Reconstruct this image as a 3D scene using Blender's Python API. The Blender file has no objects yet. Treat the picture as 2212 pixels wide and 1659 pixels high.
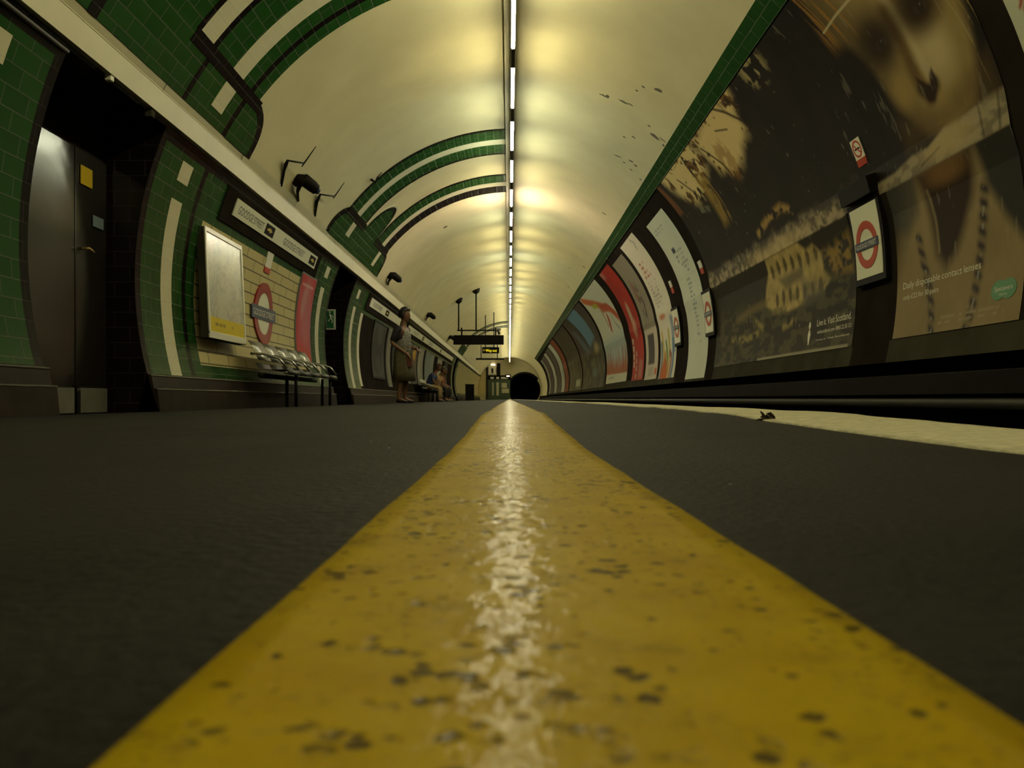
import bpy, bmesh, math, random
import numpy as np
from mathutils import Vector, Matrix

rnd = random.Random(7)
SC = bpy.context.scene
COL = SC.collection
R = 3.24                      # tunnel lining radius (21 ft platform tunnel)
CX, HC = 0.032, 1.072         # tunnel axis
CAM_H = 0.035
Y0, Y1 = -8.0, 86.0           # modelled length of the station
rad = math.radians

# ------------------------------------------------------------------ helpers
def tube(side, y, phi, r):
    p = rad(phi)
    return (CX + side * r * math.cos(p), y, HC + r * math.sin(p))

def arc(phi): return R * rad(phi)
def unarc(a): return math.degrees(a / R)

def link(o, parent=None):
    COL.objects.link(o)
    if parent is not None:
        o.parent = parent
    return o

def mesh_obj(name, verts, faces, mats, parent=None, fmat=None, uv=None, smooth=False):
    me = bpy.data.meshes.new(name)
    me.from_pydata([tuple(v) for v in verts], [], faces)
    for m in (mats if isinstance(mats, (list, tuple)) else [mats]):
        me.materials.append(m)
    if fmat is not None:
        me.polygons.foreach_set('material_index', fmat)
    if uv is not None:
        L = me.uv_layers.new(name='UVMap')
        idx = np.empty(len(me.loops), dtype=np.int32)
        me.loops.foreach_get('vertex_index', idx)
        L.data.foreach_set('uv', np.asarray(uv, dtype=np.float32)[idx].ravel())
    if smooth:
        me.polygons.foreach_set('use_smooth', [True] * len(me.polygons))
    me.update()
    return link(bpy.data.objects.new(name, me), parent)

def bm_obj(name, bm, mat, parent=None, smooth=False):
    me = bpy.data.meshes.new(name)
    bmesh.ops.recalc_face_normals(bm, faces=bm.faces[:])
    bm.to_mesh(me); bm.free()
    for m in (mat if isinstance(mat, (list, tuple)) else [mat]):
        me.materials.append(m)
    if smooth:
        me.polygons.foreach_set('use_smooth', [True] * len(me.polygons))
    return link(bpy.data.objects.new(name, me), parent)

def thing(o, label, cat, group=None):
    o['label'] = label; o['category'] = cat
    if group: o['group'] = group
    return o

def empty(name, loc, label, cat, group=None, rz=0.0):
    o = bpy.data.objects.new(name, None)
    o.empty_display_size = 0.1
    o.location = loc; o.rotation_euler = (0, 0, rz)
    link(o)
    return thing(o, label, cat, group)

def structure(o):
    o['kind'] = 'structure'
    return o

def add_box(bm, c, s, rot=None, bevel=0.0):
    r = bmesh.ops.create_cube(bm, size=1.0)
    vs = r['verts']
    bmesh.ops.scale(bm, vec=s, verts=vs)
    if bevel:
        es = list({e for v in vs for e in v.link_edges})
        g = bmesh.ops.bevel(bm, geom=es, offset=bevel, segments=2, affect='EDGES', profile=0.5)
        vs = list({v for f in g['faces'] for v in f.verts} | {v for v in vs if v.is_valid})
    if rot is not None:
        bmesh.ops.rotate(bm, cent=(0, 0, 0), matrix=rot, verts=vs)
    bmesh.ops.translate(bm, vec=c, verts=vs)

def box(name, c, s, mat, parent=None, bevel=0.0, rot=None):
    bm = bmesh.new(); add_box(bm, c, s, rot, bevel)
    return bm_obj(name, bm, mat, parent)

def add_rod(bm, pts, rr, n=8, caps=True):
    pts = [Vector(p) for p in pts]
    if not isinstance(rr, (list, tuple)): rr = [rr] * len(pts)
    rings = []
    ref = None
    for i, p in enumerate(pts):
        d = (pts[min(i + 1, len(pts) - 1)] - pts[max(i - 1, 0)]).normalized()
        if ref is None:
            ref = Vector((0, 0, 1)) if abs(d.z) < 0.9 else Vector((1, 0, 0))
        u = d.cross(ref).normalized(); w = u.cross(d).normalized()
        ref = w
        rings.append([bm.verts.new(p + rr[i] * (math.cos(2 * math.pi * k / n) * u + math.sin(2 * math.pi * k / n) * w)) for k in range(n)])
    for a, b in zip(rings[:-1], rings[1:]):
        for k in range(n):
            bm.faces.new((a[k], a[(k + 1) % n], b[(k + 1) % n], b[k]))
    if caps:
        bm.faces.new(rings[0][::-1]); bm.faces.new(rings[-1])

def rod(name, pts, rr, mat, parent=None, n=8, smooth=True):
    bm = bmesh.new(); add_rod(bm, pts, rr, n)
    return bm_obj(name, bm, mat, parent, smooth)

def sweep(name, prof, ys, mat, parent=None, close=True):
    """profile of (x, z) points swept along the tunnel"""
    n = len(prof); vs = []; fs = []
    for y in ys:
        vs += [(x, y, z) for x, z in prof]
    for i in range(len(ys) - 1):
        for k in range(n if close else n - 1):
            a, b = i * n + k, i * n + (k + 1) % n
            fs.append((a, b, b + n, a + n))
    if close:
        fs.append(tuple(range(n))[::-1]); fs.append(tuple(range((len(ys) - 1) * n, len(ys) * n)))
    return mesh_obj(name, vs, fs, mat, parent)

def frange(a, b, step):
    n = max(1, int(math.ceil((b - a) / step - 1e-6)))
    return [a + (b - a) * i / n for i in range(n + 1)]

def breaks(lst, step):
    lst = sorted(set(round(v, 4) for v in lst)); out = []
    for a, b in zip(lst[:-1], lst[1:]):
        out += frange(a, b, step)[:-1]
    return out + [lst[-1]]

def tube_grid(name, side, ys, phis, mats, matfn=None, rfn=None, parent=None, smooth=True):
    vs, uv, fs, fm = [], [], [], []
    for y in ys:
        for p in phis:
            vs.append(tube(side, y, p, rfn(y, p) if rfn else R)); uv.append((y, arc(p)))
    n = len(phis)
    for i in range(len(ys) - 1):
        for k in range(n - 1):
            m = matfn((ys[i] + ys[i + 1]) / 2, (phis[k] + phis[k + 1]) / 2) if matfn else 0
            if m is None: continue
            a = i * n + k
            fs.append((a, a + 1, a + n + 1, a + n)); fm.append(m)
    return mesh_obj(name, vs, fs, mats, parent, fm, uv, smooth)

def slab(name, side, poly, r_face, r_back, mat, parent=None):
    """a plate whose outline is (y, arc) in metres on the lining, bent to the tunnel"""
    bm = bmesh.new()
    vs = [bm.verts.new((y, a, 0)) for y, a in poly]
    f = bm.faces.new(vs)
    if len(poly) > 4:
        bmesh.ops.triangulate(bm, faces=[f])
    lo = min(a for _, a in poly); hi = max(a for _, a in poly)
    st = 0.14
    k = math.ceil(lo / st)
    while k * st < hi:
        bmesh.ops.bisect_plane(bm, geom=bm.verts[:] + bm.edges[:] + bm.faces[:], plane_co=(0, k * st, 0), plane_no=(0, 1, 0), dist=1e-5)
        k += 1
    g = bmesh.ops.extrude_face_region(bm, geom=bm.faces[:])
    for v in g['geom']:
        if isinstance(v, bmesh.types.BMVert): v.co.z = 1.0
    L = bm.loops.layers.uv.new('UVMap')
    for f in bm.faces:
        for l in f.loops: l[L].uv = (l.vert.co.x, l.vert.co.y)
    for v in bm.verts:
        v.co = tube(side, v.co.x, unarc(v.co.y), r_face + (r_back - r_face) * v.co.z)
    return bm_obj(name, bm, mat, parent)

def rect(y0, y1, p0, p1):
    return [(y0, arc(p0)), (y1, arc(p0)), (y1, arc(p1)), (y0, arc(p1))]

def circle(y, a, r, n=40, a0=0, a1=360):
    return [(y + r * math.cos(rad(a0 + (a1 - a0) * i / n)), a + r * math.sin(rad(a0 + (a1 - a0) * i / n))) for i in range(n if a1 - a0 >= 360 else n + 1)]

def ring_slab(name, side, y, a, ro, ri, r_face, r_back, mat, parent=None, n=48):
    bm = bmesh.new()
    rows = []
    for rr, dep in ((ro, 1), (ro, 0), (ri, 0), (ri, 1)):
        row = []
        for k in range(n):
            t = 2 * math.pi * k / n
            yy, aa = y + rr * math.cos(t), a + rr * math.sin(t)
            row.append(bm.verts.new(tube(side, yy, unarc(aa), r_face + (r_back - r_face) * dep)))
        rows.append(row)
    for A, B in zip(rows[:-1], rows[1:]):
        for k in range(n):
            bm.faces.new((A[k], A[(k + 1) % n], B[(k + 1) % n], B[k]))
    return bm_obj(name, bm, mat, parent)

def text_geo(s):
    cu = bpy.data.curves.new('lettering', 'FONT')
    cu.body = s; cu.size = 1.0; cu.resolution_u = 3; cu.space_word = 0.72
    o = bpy.data.objects.new('lettering', cu); COL.objects.link(o)
    bpy.context.view_layer.update()
    me = bpy.data.meshes.new_from_object(o.evaluated_get(bpy.context.evaluated_depsgraph_get()))
    v = np.array([tuple(x.co) for x in me.vertices]); f = [tuple(p.vertices) for p in me.polygons]
    bpy.data.objects.remove(o); bpy.data.curves.remove(cu); bpy.data.meshes.remove(me)
    v[:, 0] -= v[:, 0].min(); lo = min(0, v[:, 1].min())
    w = v[:, 0].max()
    return v, f, w

def text_tube(name, s, side, y_start, a_base, height, width, r, mat, parent=None):
    v, f, w = text_geo(s)
    cap = 0.72
    d = 1 if side < 0 else -1
    vs = [tube(side, y_start + d * x / w * width, unarc(a_base + yy / cap * height), r) for x, yy, _ in v]
    return mesh_obj(name, vs, f, mat, parent)

def text_map(name, s, fn, height, width, mat, parent=None):
    v, f, w = text_geo(s)
    return mesh_obj(name, [fn(x / w * width, yy / 0.72 * height) for x, yy, _ in v], f, mat, parent)

# ------------------------------------------------------------------ materials
def lin(c):
    c = np.asarray(c, dtype=float)
    return np.where(c <= 0.04045, c / 12.92, ((c + 0.055) / 1.055) ** 2.4)

def mat(name, col, rough=0.5, metal=0.0, spec=0.5, noise=None, bump=None, emit=None):
    m = bpy.data.materials.new(name); m.use_nodes = True
    nt = m.node_tree; b = nt.nodes['Principled BSDF']
    b.inputs['Base Color'].default_value = (*col, 1)
    b.inputs['Roughness'].default_value = rough
    b.inputs['Metallic'].default_value = metal
    b.inputs['Specular IOR Level'].default_value = spec
    if noise or bump:
        tc = nt.nodes.new('ShaderNodeTexCoord')
    if noise:
        sc, amt = noise[:2]
        n = nt.nodes.new('ShaderNodeTexNoise'); n.inputs['Scale'].default_value = sc
        n.inputs['Detail'].default_value = 5
        mr = nt.nodes.new('ShaderNodeMapRange')
        mr.inputs['From Min'].default_value = 0.3; mr.inputs['From Max'].default_value = 0.7
        mr.inputs['To Min'].default_value = 1 - amt; mr.inputs['To Max'].default_value = 1 + amt
        mx = nt.nodes.new('ShaderNodeMix'); mx.data_type = 'RGBA'; mx.blend_type = 'MULTIPLY'
        mx.inputs[0].default_value = 1.0; mx.inputs[6].default_value = (*col, 1)
        nt.links.new(tc.outputs['Object'], n.inputs['Vector'])
        nt.links.new(n.outputs['Fac'], mr.inputs['Value'])
        nt.links.new(mr.outputs['Result'], mx.inputs[7])
        nt.links.new(mx.outputs[2], b.inputs['Base Color'])
    if bump:
        n = nt.nodes.new('ShaderNodeTexNoise'); n.inputs['Scale'].default_value = bump[0]
        n.inputs['Detail'].default_value = 4
        bp = nt.nodes.new('ShaderNodeBump'); bp.inputs['Strength'].default_value = bump[1]
        bp.inputs['Distance'].default_value = bump[2] if len(bump) > 2 else 0.002
        nt.links.new(tc.outputs['Object'], n.inputs['Vector'])
        nt.links.new(n.outputs['Fac'], bp.inputs['Height'])
        nt.links.new(bp.outputs['Normal'], b.inputs['Normal'])
    if emit:
        b.inputs['Emission Color'].default_value = (*emit[0], 1)
        b.inputs['Emission Strength'].default_value = emit[1]
    return m

def tile_mat(name, c1, c2, grout, w=0.26, h=0.13, rough=0.18, mortar=0.0035):
    m = mat(name, c1, rough, spec=0.16)
    nt = m.node_tree; b = nt.nodes['Principled BSDF']
    uv = nt.nodes.new('ShaderNodeUVMap'); uv.uv_map = 'UVMap'
    br = nt.nodes.new('ShaderNodeTexBrick')
    br.inputs['Scale'].default_value = 1.0
    br.inputs['Brick Width'].default_value = w; br.inputs['Row Height'].default_value = h
    br.inputs['Mortar Size'].default_value = mortar; br.inputs['Mortar Smooth'].default_value = 0.2
    br.inputs['Color1'].default_value = (*c1, 1); br.inputs['Color2'].default_value = (*c2, 1)
    br.inputs['Mortar'].default_value = (*grout, 1)
    nt.links.new(uv.outputs['UV'], br.inputs['Vector'])
    nt.links.new(br.outputs['Color'], b.inputs['Base Color'])
    bp = nt.nodes.new('ShaderNodeBump'); bp.invert = True
    bp.inputs['Strength'].default_value = 0.4; bp.inputs['Distance'].default_value = 0.003
    nt.links.new(br.outputs['Fac'], bp.inputs['Height'])
    nt.links.new(bp.outputs['Normal'], b.inputs['Normal'])
    return m

def print_mat(name, rough=0.5, spec=0.04):
    m = mat(name, (0.5, 0.5, 0.5), rough, spec=spec)
    nt = m.node_tree; b = nt.nodes['Principled BSDF']
    a = nt.nodes.new('ShaderNodeVertexColor'); a.layer_name = 'print'
    nt.links.new(a.outputs['Color'], b.inputs['Base Color'])
    return m

M = {}
M['plaster'] = mat('cream_plaster', (0.57, 0.515, 0.31), 0.6, noise=(1.4, 0.08), bump=(3, 0.12, 0.01))
M['cream_paint'] = mat('cream_gloss_paint', (0.52, 0.48, 0.31), 0.45, noise=(3, 0.06))
M['green_tile'] = tile_mat('green_glazed_tile', (0.013, 0.058, 0.011), (0.016, 0.068, 0.013), (0.085, 0.10, 0.07))
M['black_tile'] = tile_mat('black_glazed_tile', (0.007, 0.005, 0.005), (0.010, 0.007, 0.007), (0.028, 0.024, 0.022))
M['white_tile'] = tile_mat('ivory_glazed_tile', (0.64, 0.60, 0.42), (0.66, 0.62, 0.44), (0.58, 0.55, 0.40))
M['cream_tile'] = tile_mat('cream_wall_tile', (0.55, 0.46, 0.22), (0.58, 0.49, 0.24), (0.10, 0.085, 0.05), w=0.62, h=0.135, mortar=0.008)
M['dark_tile'] = mat('dark_skirting_tile', (0.026, 0.019, 0.015), 0.5, spec=0.06, noise=(5, 0.25))
M['black_tile'].node_tree.nodes['Principled BSDF'].inputs['Specular IOR Level'].default_value = 0.10
M['bullnose'] = mat('bullnose_highlight', (0.16, 0.145, 0.115), 0.15)  # paler than the skirting: ledge highlights put into the edge colour
M['asphalt'] = mat('dark_asphalt', (0.048, 0.043, 0.035), 0.7, spec=0.14)
M['line_yellow'] = mat('worn_yellow_paint', (0.56, 0.40, 0.02), 0.34)
M['line_white'] = mat('gritty_white_paint', (0.52, 0.49, 0.34), 0.7, spec=0.2, noise=(90, 0.25), bump=(240, 0.7, 0.002))
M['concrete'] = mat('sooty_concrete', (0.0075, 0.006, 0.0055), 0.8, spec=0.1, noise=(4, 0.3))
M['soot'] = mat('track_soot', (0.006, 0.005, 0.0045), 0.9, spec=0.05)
M['hoarding'] = mat('dark_wall_board', (0.019, 0.0155, 0.013), 0.9, spec=0.0, noise=(3, 0.2))
M['hoarding_grey'] = mat('grey_wall_board', (0.046, 0.043, 0.031), 0.8, spec=0.0, noise=(3, 0.2))
M['print'] = print_mat('printed_paper')
M['print_flat'] = print_mat('printed_sheet', 0.45)
M['paper_white'] = mat('white_enamel', (0.74, 0.72, 0.58), 0.3)
M['enamel_white'] = mat('sign_white_enamel', (0.70, 0.69, 0.52), 0.3, spec=0.2)
M['enamel_red'] = mat('sign_red_enamel', (0.40, 0.035, 0.012), 0.3, spec=0.2)
M['enamel_dkred'] = mat('sign_dark_red_enamel', (0.27, 0.015, 0.012), 0.25, spec=0.2)
M['enamel_blue'] = mat('sign_blue_enamel', (0.025, 0.035, 0.09), 0.3, spec=0.2)
M['enamel_black'] = mat('sign_black_enamel', (0.008, 0.007, 0.007), 0.6, spec=0.04)
M['letter_dark'] = mat('sign_dark_lettering', (0.04, 0.045, 0.06), 0.4)
M['letter_white'] = mat('sign_white_lettering', (0.7, 0.68, 0.55), 0.4)
M['letter_pale'] = mat('printed_pale_lettering', (0.62, 0.58, 0.42), 0.4)
M['letter_yellow'] = mat('sign_yellow_symbol', (0.5, 0.38, 0.05), 0.4)
M['black_metal'] = mat('black_painted_metal', (0.008, 0.007, 0.006), 0.6, spec=0.08)
M['grey_metal'] = mat('grey_painted_metal', (0.10, 0.10, 0.095), 0.28, noise=(5, 0.2))
M['grey_frame'] = mat('grey_aluminium', (0.24, 0.24, 0.21), 0.4, metal=0.3)
M['door_paint'] = mat('grey_gloss_door_paint', (0.013, 0.011, 0.0095), 0.17, spec=0.8, noise=(6, 0.15), bump=(4, 0.12, 0.01))
M['kick_plate'] = mat('pale_kick_plate', (0.14, 0.135, 0.11), 0.4, noise=(6, 0.2))
M['steel'] = mat('brushed_steel', (0.38, 0.38, 0.34), 0.28, metal=0.9)
M['brass'] = mat('dull_brass', (0.5, 0.36, 0.12), 0.3, metal=0.8)
M['yellow_sign'] = mat('yellow_notice', (0.55, 0.38, 0.02), 0.12)
M['blue_sign'] = mat('pale_blue_notice', (0.14, 0.19, 0.22), 0.4, spec=0.2)
M['exit_green'] = mat('exit_sign_green', (0.03, 0.17, 0.05), 0.3)
M['logo_green'] = mat('printed_green', (0.015, 0.16, 0.035), 0.4)
M['holder'] = mat('dark_lamp_holder', (0.035, 0.03, 0.03), 0.4)
M['scuff'] = mat('bare_peeled_plaster', (0.10, 0.085, 0.06), 0.8)
M['leaf'] = mat('dried_leaf', (0.05, 0.032, 0.014), 0.7, noise=(150, 0.4))
M['cable'] = mat('black_cable', (0.016, 0.014, 0.012), 0.6)
M['pipe'] = mat('dark_conduit', (0.05, 0.04, 0.028), 0.45)
M['headlight'] = mat('lit_panel', (0.8, 0.7, 0.5), 0.5, emit=((1.0, 0.78, 0.5), 3.0))
M['led_yellow'] = mat('lit_yellow_letters', (0.6, 0.5, 0.02), 0.5, emit=((1.0, 0.78, 0.02), 1.1))

def yellow_line_nodes(m):
    nt = m.node_tree; b = nt.nodes['Principled BSDF']; N = nt.nodes.new; L = nt.links.new
    tc = N('ShaderNodeTexCoord')
    def noise(sc, det, lo, hi, rough=0.5):
        n = N('ShaderNodeTexNoise'); n.inputs['Scale'].default_value = sc
        n.inputs['Detail'].default_value = det; n.inputs['Roughness'].default_value = rough
        mr = N('ShaderNodeMapRange'); mr.interpolation_type = 'SMOOTHSTEP'
        mr.inputs['From Min'].default_value = lo; mr.inputs['From Max'].default_value = hi
        L(tc.outputs['Object'], n.inputs['Vector']); L(n.outputs['Fac'], mr.inputs['Value'])
        return mr.outputs['Result']
    def math_(op, a, c):
        q = N('ShaderNodeMath'); q.operation = op; q.use_clamp = op in ('ADD', 'MAXIMUM')
        for k, v in enumerate((a, c)):
            if isinstance(v, (int, float)): q.inputs[k].default_value = v
            else: L(v, q.inputs[k])
        return q.outputs[0]
    def mix(fac, a, c):
        q = N('ShaderNodeMix'); q.data_type = 'RGBA'
        L(fac, q.inputs[0])
        for k, v in ((6, a), (7, c)):
            if isinstance(v, tuple): q.inputs[k].default_value = (*v, 1)
            else: L(v, q.inputs[k])
        return q.outputs[2]
    tone = noise(45, 4, 0.3, 0.7)
    base = mix(tone, (0.335, 0.222, 0.0015), (0.385, 0.270, 0.004))
    # worn pits, a few millimetres across
    vo = N('ShaderNodeTexVoronoi'); vo.inputs['Scale'].default_value = 270
    warp = N('ShaderNodeTexNoise'); warp.inputs['Scale'].default_value = 300; warp.inputs['Detail'].default_value = 3
    wv = N('ShaderNodeVectorMath'); wv.operation = 'MULTIPLY_ADD'; wv.inputs[1].default_value = (0.0035, 0.0035, 0.0035)
    L(tc.outputs['Object'], warp.inputs['Vector']); L(warp.outputs['Color'], wv.inputs[0]); L(tc.outputs['Object'], wv.inputs[2])
    L(wv.outputs[0], vo.inputs['Vector'])
    wn = N('ShaderNodeTexWhiteNoise'); L(vo.outputs['Color'], wn.inputs['Vector'])
    zone = noise(17, 3, 0.36, 0.66)
    size = math_('MULTIPLY', wn.outputs['Value'], math_('ADD', math_('MULTIPLY', zone, 0.46), 0.27))
    pit = N('ShaderNodeMapRange'); pit.interpolation_type = 'SMOOTHSTEP'
    L(math_('SUBTRACT', size, vo.outputs['Distance']), pit.inputs['Value'])
    pit.inputs['From Min'].default_value = -0.06; pit.inputs['From Max'].default_value = 0.10
    pits = math_('MULTIPLY', pit.outputs['Result'], noise(120, 3, 0.36, 0.56))
    grit = math_('MULTIPLY', noise(520, 3, 0.56, 0.70), noise(30, 3, 0.42, 0.66))
    dirt = noise(50, 6, 0.52, 0.74, 0.68)
    c1 = mix(math_('MULTIPLY', dirt, 0.55), base, (0.085, 0.058, 0.010))
    c2 = mix(math_('MULTIPLY', grit, 0.55), c1, (0.05, 0.035, 0.010))
    c3 = mix(math_('MULTIPLY', pits, 0.88), c2, (0.030, 0.021, 0.008))
    L(c3, b.inputs['Base Color'])
    b.inputs['Roughness'].default_value = 0.6; b.inputs['Specular IOR Level'].default_value = 0.05
    b.inputs['Coat Weight'].default_value = 0.24; b.inputs['Coat Roughness'].default_value = 0.14; b.inputs['Coat IOR'].default_value = 1.4
    nb = N('ShaderNodeTexNoise'); nb.inputs['Scale'].default_value = 190; nb.inputs['Detail'].default_value = 3
    L(tc.outputs['Object'], nb.inputs['Vector'])
    h = math_('SUBTRACT', nb.outputs['Fac'], pits)
    bp = N('ShaderNodeBump'); bp.inputs['Strength'].default_value = 0.45; bp.inputs['Distance'].default_value = 0.0007
    L(h, bp.inputs['Height']); L(bp.outputs['Normal'], b.inputs['Normal'])
    bc = N('ShaderNodeBump'); bc.inputs['Strength'].default_value = 1.0; bc.inputs['Distance'].default_value = 0.0006
    L(h, bc.inputs['Height']); L(bc.outputs['Normal'], b.inputs['Coat Normal'])
yellow_line_nodes(M['line_yellow'])

def asphalt_nodes(m):
    nt = m.node_tree; b = nt.nodes['Principled BSDF']
    tc = nt.nodes.new('ShaderNodeTexCoord')
    n = nt.nodes.new('ShaderNodeTexNoise'); n.inputs['Scale'].default_value = 9; n.inputs['Detail'].default_value = 8
    cr = nt.nodes.new('ShaderNodeValToRGB')
    cr.color_ramp.elements[0].position = 0.32; cr.color_ramp.elements[0].color = (0.004, 0.0036, 0.0036, 1)
    cr.color_ramp.elements[1].position = 0.55; cr.color_ramp.elements[1].color = (0.0105, 0.0095, 0.0095, 1)
    v = nt.nodes.new('ShaderNodeTexVoronoi'); v.inputs['Scale'].default_value = 70
    mr = nt.nodes.new('ShaderNodeMapRange')
    mr.inputs['From Min'].default_value = 0.05; mr.inputs['From Max'].default_value = 0.09
    mr.inputs['To Min'].default_value = 1.0; mr.inputs['To Max'].default_value = 0.0
    w = nt.nodes.new('ShaderNodeTexWhiteNoise'); w.noise_dimensions = '3D'
    gt = nt.nodes.new('ShaderNodeMath'); gt.operation = 'GREATER_THAN'; gt.inputs[1].default_value = 0.985
    mu = nt.nodes.new('ShaderNodeMath'); mu.operation = 'MULTIPLY'
    mx = nt.nodes.new('ShaderNodeMix'); mx.data_type = 'RGBA'; mx.inputs[7].default_value = (0.55, 0.52, 0.42, 1)
    nt.links.new(tc.outputs['Object'], n.inputs['Vector']); nt.links.new(tc.outputs['Object'], v.inputs['Vector'])
    nt.links.new(n.outputs['Fac'], cr.inputs['Fac'])
    nt.links.new(v.outputs['Distance'], mr.inputs['Value']); nt.links.new(v.outputs['Color'], w.inputs['Vector'])
    nt.links.new(w.outputs['Value'], gt.inputs[0]); nt.links.new(gt.outputs[0], mu.inputs[0])
    nt.links.new(mr.outputs['Result'], mu.inputs[1]); nt.links.new(mu.outputs[0], mx.inputs[0])
    nt.links.new(cr.outputs['Color'], mx.inputs[6]); nt.links.new(mx.outputs[2], b.inputs['Base Color'])
    nb = nt.nodes.new('ShaderNodeTexNoise'); nb.inputs['Scale'].default_value = 220; nb.inputs['Detail'].default_value = 3
    bp = nt.nodes.new('ShaderNodeBump'); bp.inputs['Strength'].default_value = 0.8; bp.inputs['Distance'].default_value = 0.0015
    nt.links.new(tc.outputs['Object'], nb.inputs['Vector']); nt.links.new(nb.outputs['Fac'], bp.inputs['Height'])
    nt.links.new(bp.outputs['Normal'], b.inputs['Normal'])
asphalt_nodes(M['asphalt'])

# ------------------------------------------------------------------ numpy noise / print painting
class VN:
    def __init__(s, seed):
        s.g = np.random.RandomState(seed).rand(64, 64)
    def __call__(s, x, y):
        x = np.asarray(x, float); y = np.asarray(y, float)
        xi = np.floor(x).astype(int); yi = np.floor(y).astype(int)
        fx = x - xi; fy = y - yi
        fx = fx * fx * (3 - 2 * fx); fy = fy * fy * (3 - 2 * fy)
        g = lambda i, j: s.g[i % 64, j % 64]
        return (g(xi, yi) * (1 - fx) + g(xi + 1, yi) * fx) * (1 - fy) + (g(xi, yi + 1) * (1 - fx) + g(xi + 1, yi + 1) * fx) * fy
def fbm(n, x, y, o=4):
    t = 0; a = 1; s = 0
    for i in range(o):
        t = t + a * n(x * 2 ** i + 17 * i, y * 2 ** i + 5 * i); s += a; a *= 0.5
    return t / s
def sstep(a, b, x):
    t = np.clip((x - a) / (b - a), 0, 1)
    return t * t * (3 - 2 * t)
def blob(A, B, ca, cb, ra, rb, ang=0.0, soft=0.5):
    c, s = math.cos(rad(ang)), math.sin(rad(ang))
    x = ((A - ca) * c + (B - cb) * s) / ra; y = (-(A - ca) * s + (B - cb) * c) / rb
    return 1 - sstep(1 - soft, 1 + soft * 0.6, np.sqrt(x * x + y * y))
def stroke(A, B, pts, w, soft=0.4):
    d = np.full(A.shape, 1e9)
    for (x0, y0), (x1, y1) in zip(pts[:-1], pts[1:]):
        vx, vy = x1 - x0, y1 - y0
        t = np.clip(((A - x0) * vx + (B - y0) * vy) / (vx * vx + vy * vy + 1e-12), 0, 1)
        d = np.minimum(d, np.hypot(A - x0 - t * vx, B - y0 - t * vy))
    return 1 - sstep(w * (1 - soft), w * (1 + soft), d)
def poly(A, B, pts, soft=0.03):
    ins = np.zeros(A.shape, bool); n = len(pts)
    for i in range(n):
        x0, y0 = pts[i]; x1, y1 = pts[(i + 1) % n]
        c = ((y0 > B) != (y1 > B)) & (A < (x1 - x0) * (B - y0) / ((y1 - y0) if abs(y1 - y0) > 1e-9 else 1e-9) + x0)
        ins ^= c
    d = np.full(A.shape, 1e9)
    for i in range(n):
        x0, y0 = pts[i]; x1, y1 = pts[(i + 1) % n]
        vx, vy = x1 - x0, y1 - y0
        t = np.clip(((A - x0) * vx + (B - y0) * vy) / (vx * vx + vy * vy + 1e-12), 0, 1)
        d = np.minimum(d, np.hypot(A - x0 - t * vx, B - y0 - t * vy))
    return sstep(-soft, soft, np.where(ins, d, -d))
def box_m(A, B, a0, a1, b0, b1, s=0.01):
    return sstep(a0 - s, a0 + s, A) * (1 - sstep(a1 - s, a1 + s, A)) * sstep(b0 - s, b0 + s, B) * (1 - sstep(b1 - s, b1 + s, B))
def lay(C, m, col):
    return C + (np.asarray(col, float) - C) * m[..., None]
def textlines(C, A, B, a0, a1, b0, b1, n, col, seed, fill=0.7):
    """small print too small to read: broken dashes"""
    nz = VN(seed); h = (b1 - b0) / n
    for i in range(n):
        bb = b0 + (i + 0.5) * h; e = a0 + (a1 - a0) * (0.6 + 0.4 * rnd.random())
        m = box_m(A, B, a0, e, bb - h * 0.27, bb + h * 0.27, h * 0.12) * sstep(0.3, 0.5, nz(A / h * 1.1, B * 0 + i * 3.7)) * fill
        C = lay(C, m, col)
    return C

LED0, LED1 = 12.6, 16.7       # the long fold in the boarding, degrees
def board_r(y, p, base=0.0):
    """radius of the boarding on the track side wall"""
    t = 0.0
    if LED0 <= p <= LED1: t = (LED1 - p) / (LED1 - LED0)
    elif 9.0 < p < LED0: t = (p - 9.0) / (LED0 - 9.0)
    if 5.0 < y < 13.1: k = 0.022
    else: k = 0.012
    return R - k * t - base

def art(name, side, y_far, y_near, p0, p1, nu, nv, fn, base=0.006, parent=None, m='print', rf=True, tone=1.0):
    us = np.linspace(0, 1, nu); phis = np.linspace(p0, p1, nv)
    phis = np.unique(np.sort(np.r_[phis, [q for q in (9.0, LED0, LED1) if p0 < q < p1]]))
    nv = len(phis)
    ya = y_far + (y_near - y_far) * us
    Yg, Pg = np.meshgrid(ya, phis, indexing='ij')
    if side > 0 and rf:
        rr = np.array([board_r((y_far + y_near) / 2, p, base) for p in phis])[None, :]
    else:
        rr = R - base
    pr = np.radians(Pg)
    V = np.stack([CX + side * rr * np.cos(pr), Yg, HC + rr * np.sin(pr)], -1).reshape(-1, 3)
    A = np.abs(Yg - y_far); B = R * np.radians(Pg - p0)
    C = np.clip(fn(A, B) * tone, 0.002, 1.0)
    I = np.arange(nu * nv).reshape(nu, nv)
    F = np.stack([I[:-1, :-1], I[:-1, 1:], I[1:, 1:], I[1:, :-1]], -1).reshape(-1, 4)
    me = bpy.data.meshes.new(name)
    me.from_pydata(V.tolist(), [], F.tolist())
    at = me.color_attributes.new('print', 'FLOAT_COLOR', 'POINT')
    at.data.foreach_set('color', np.concatenate([C.reshape(-1, 3), np.ones((nu * nv, 1))], 1).astype(np.float32).ravel())
    me.materials.append(M[m])
    me.update()
    return link(bpy.data.objects.new(name, me), parent)

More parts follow.
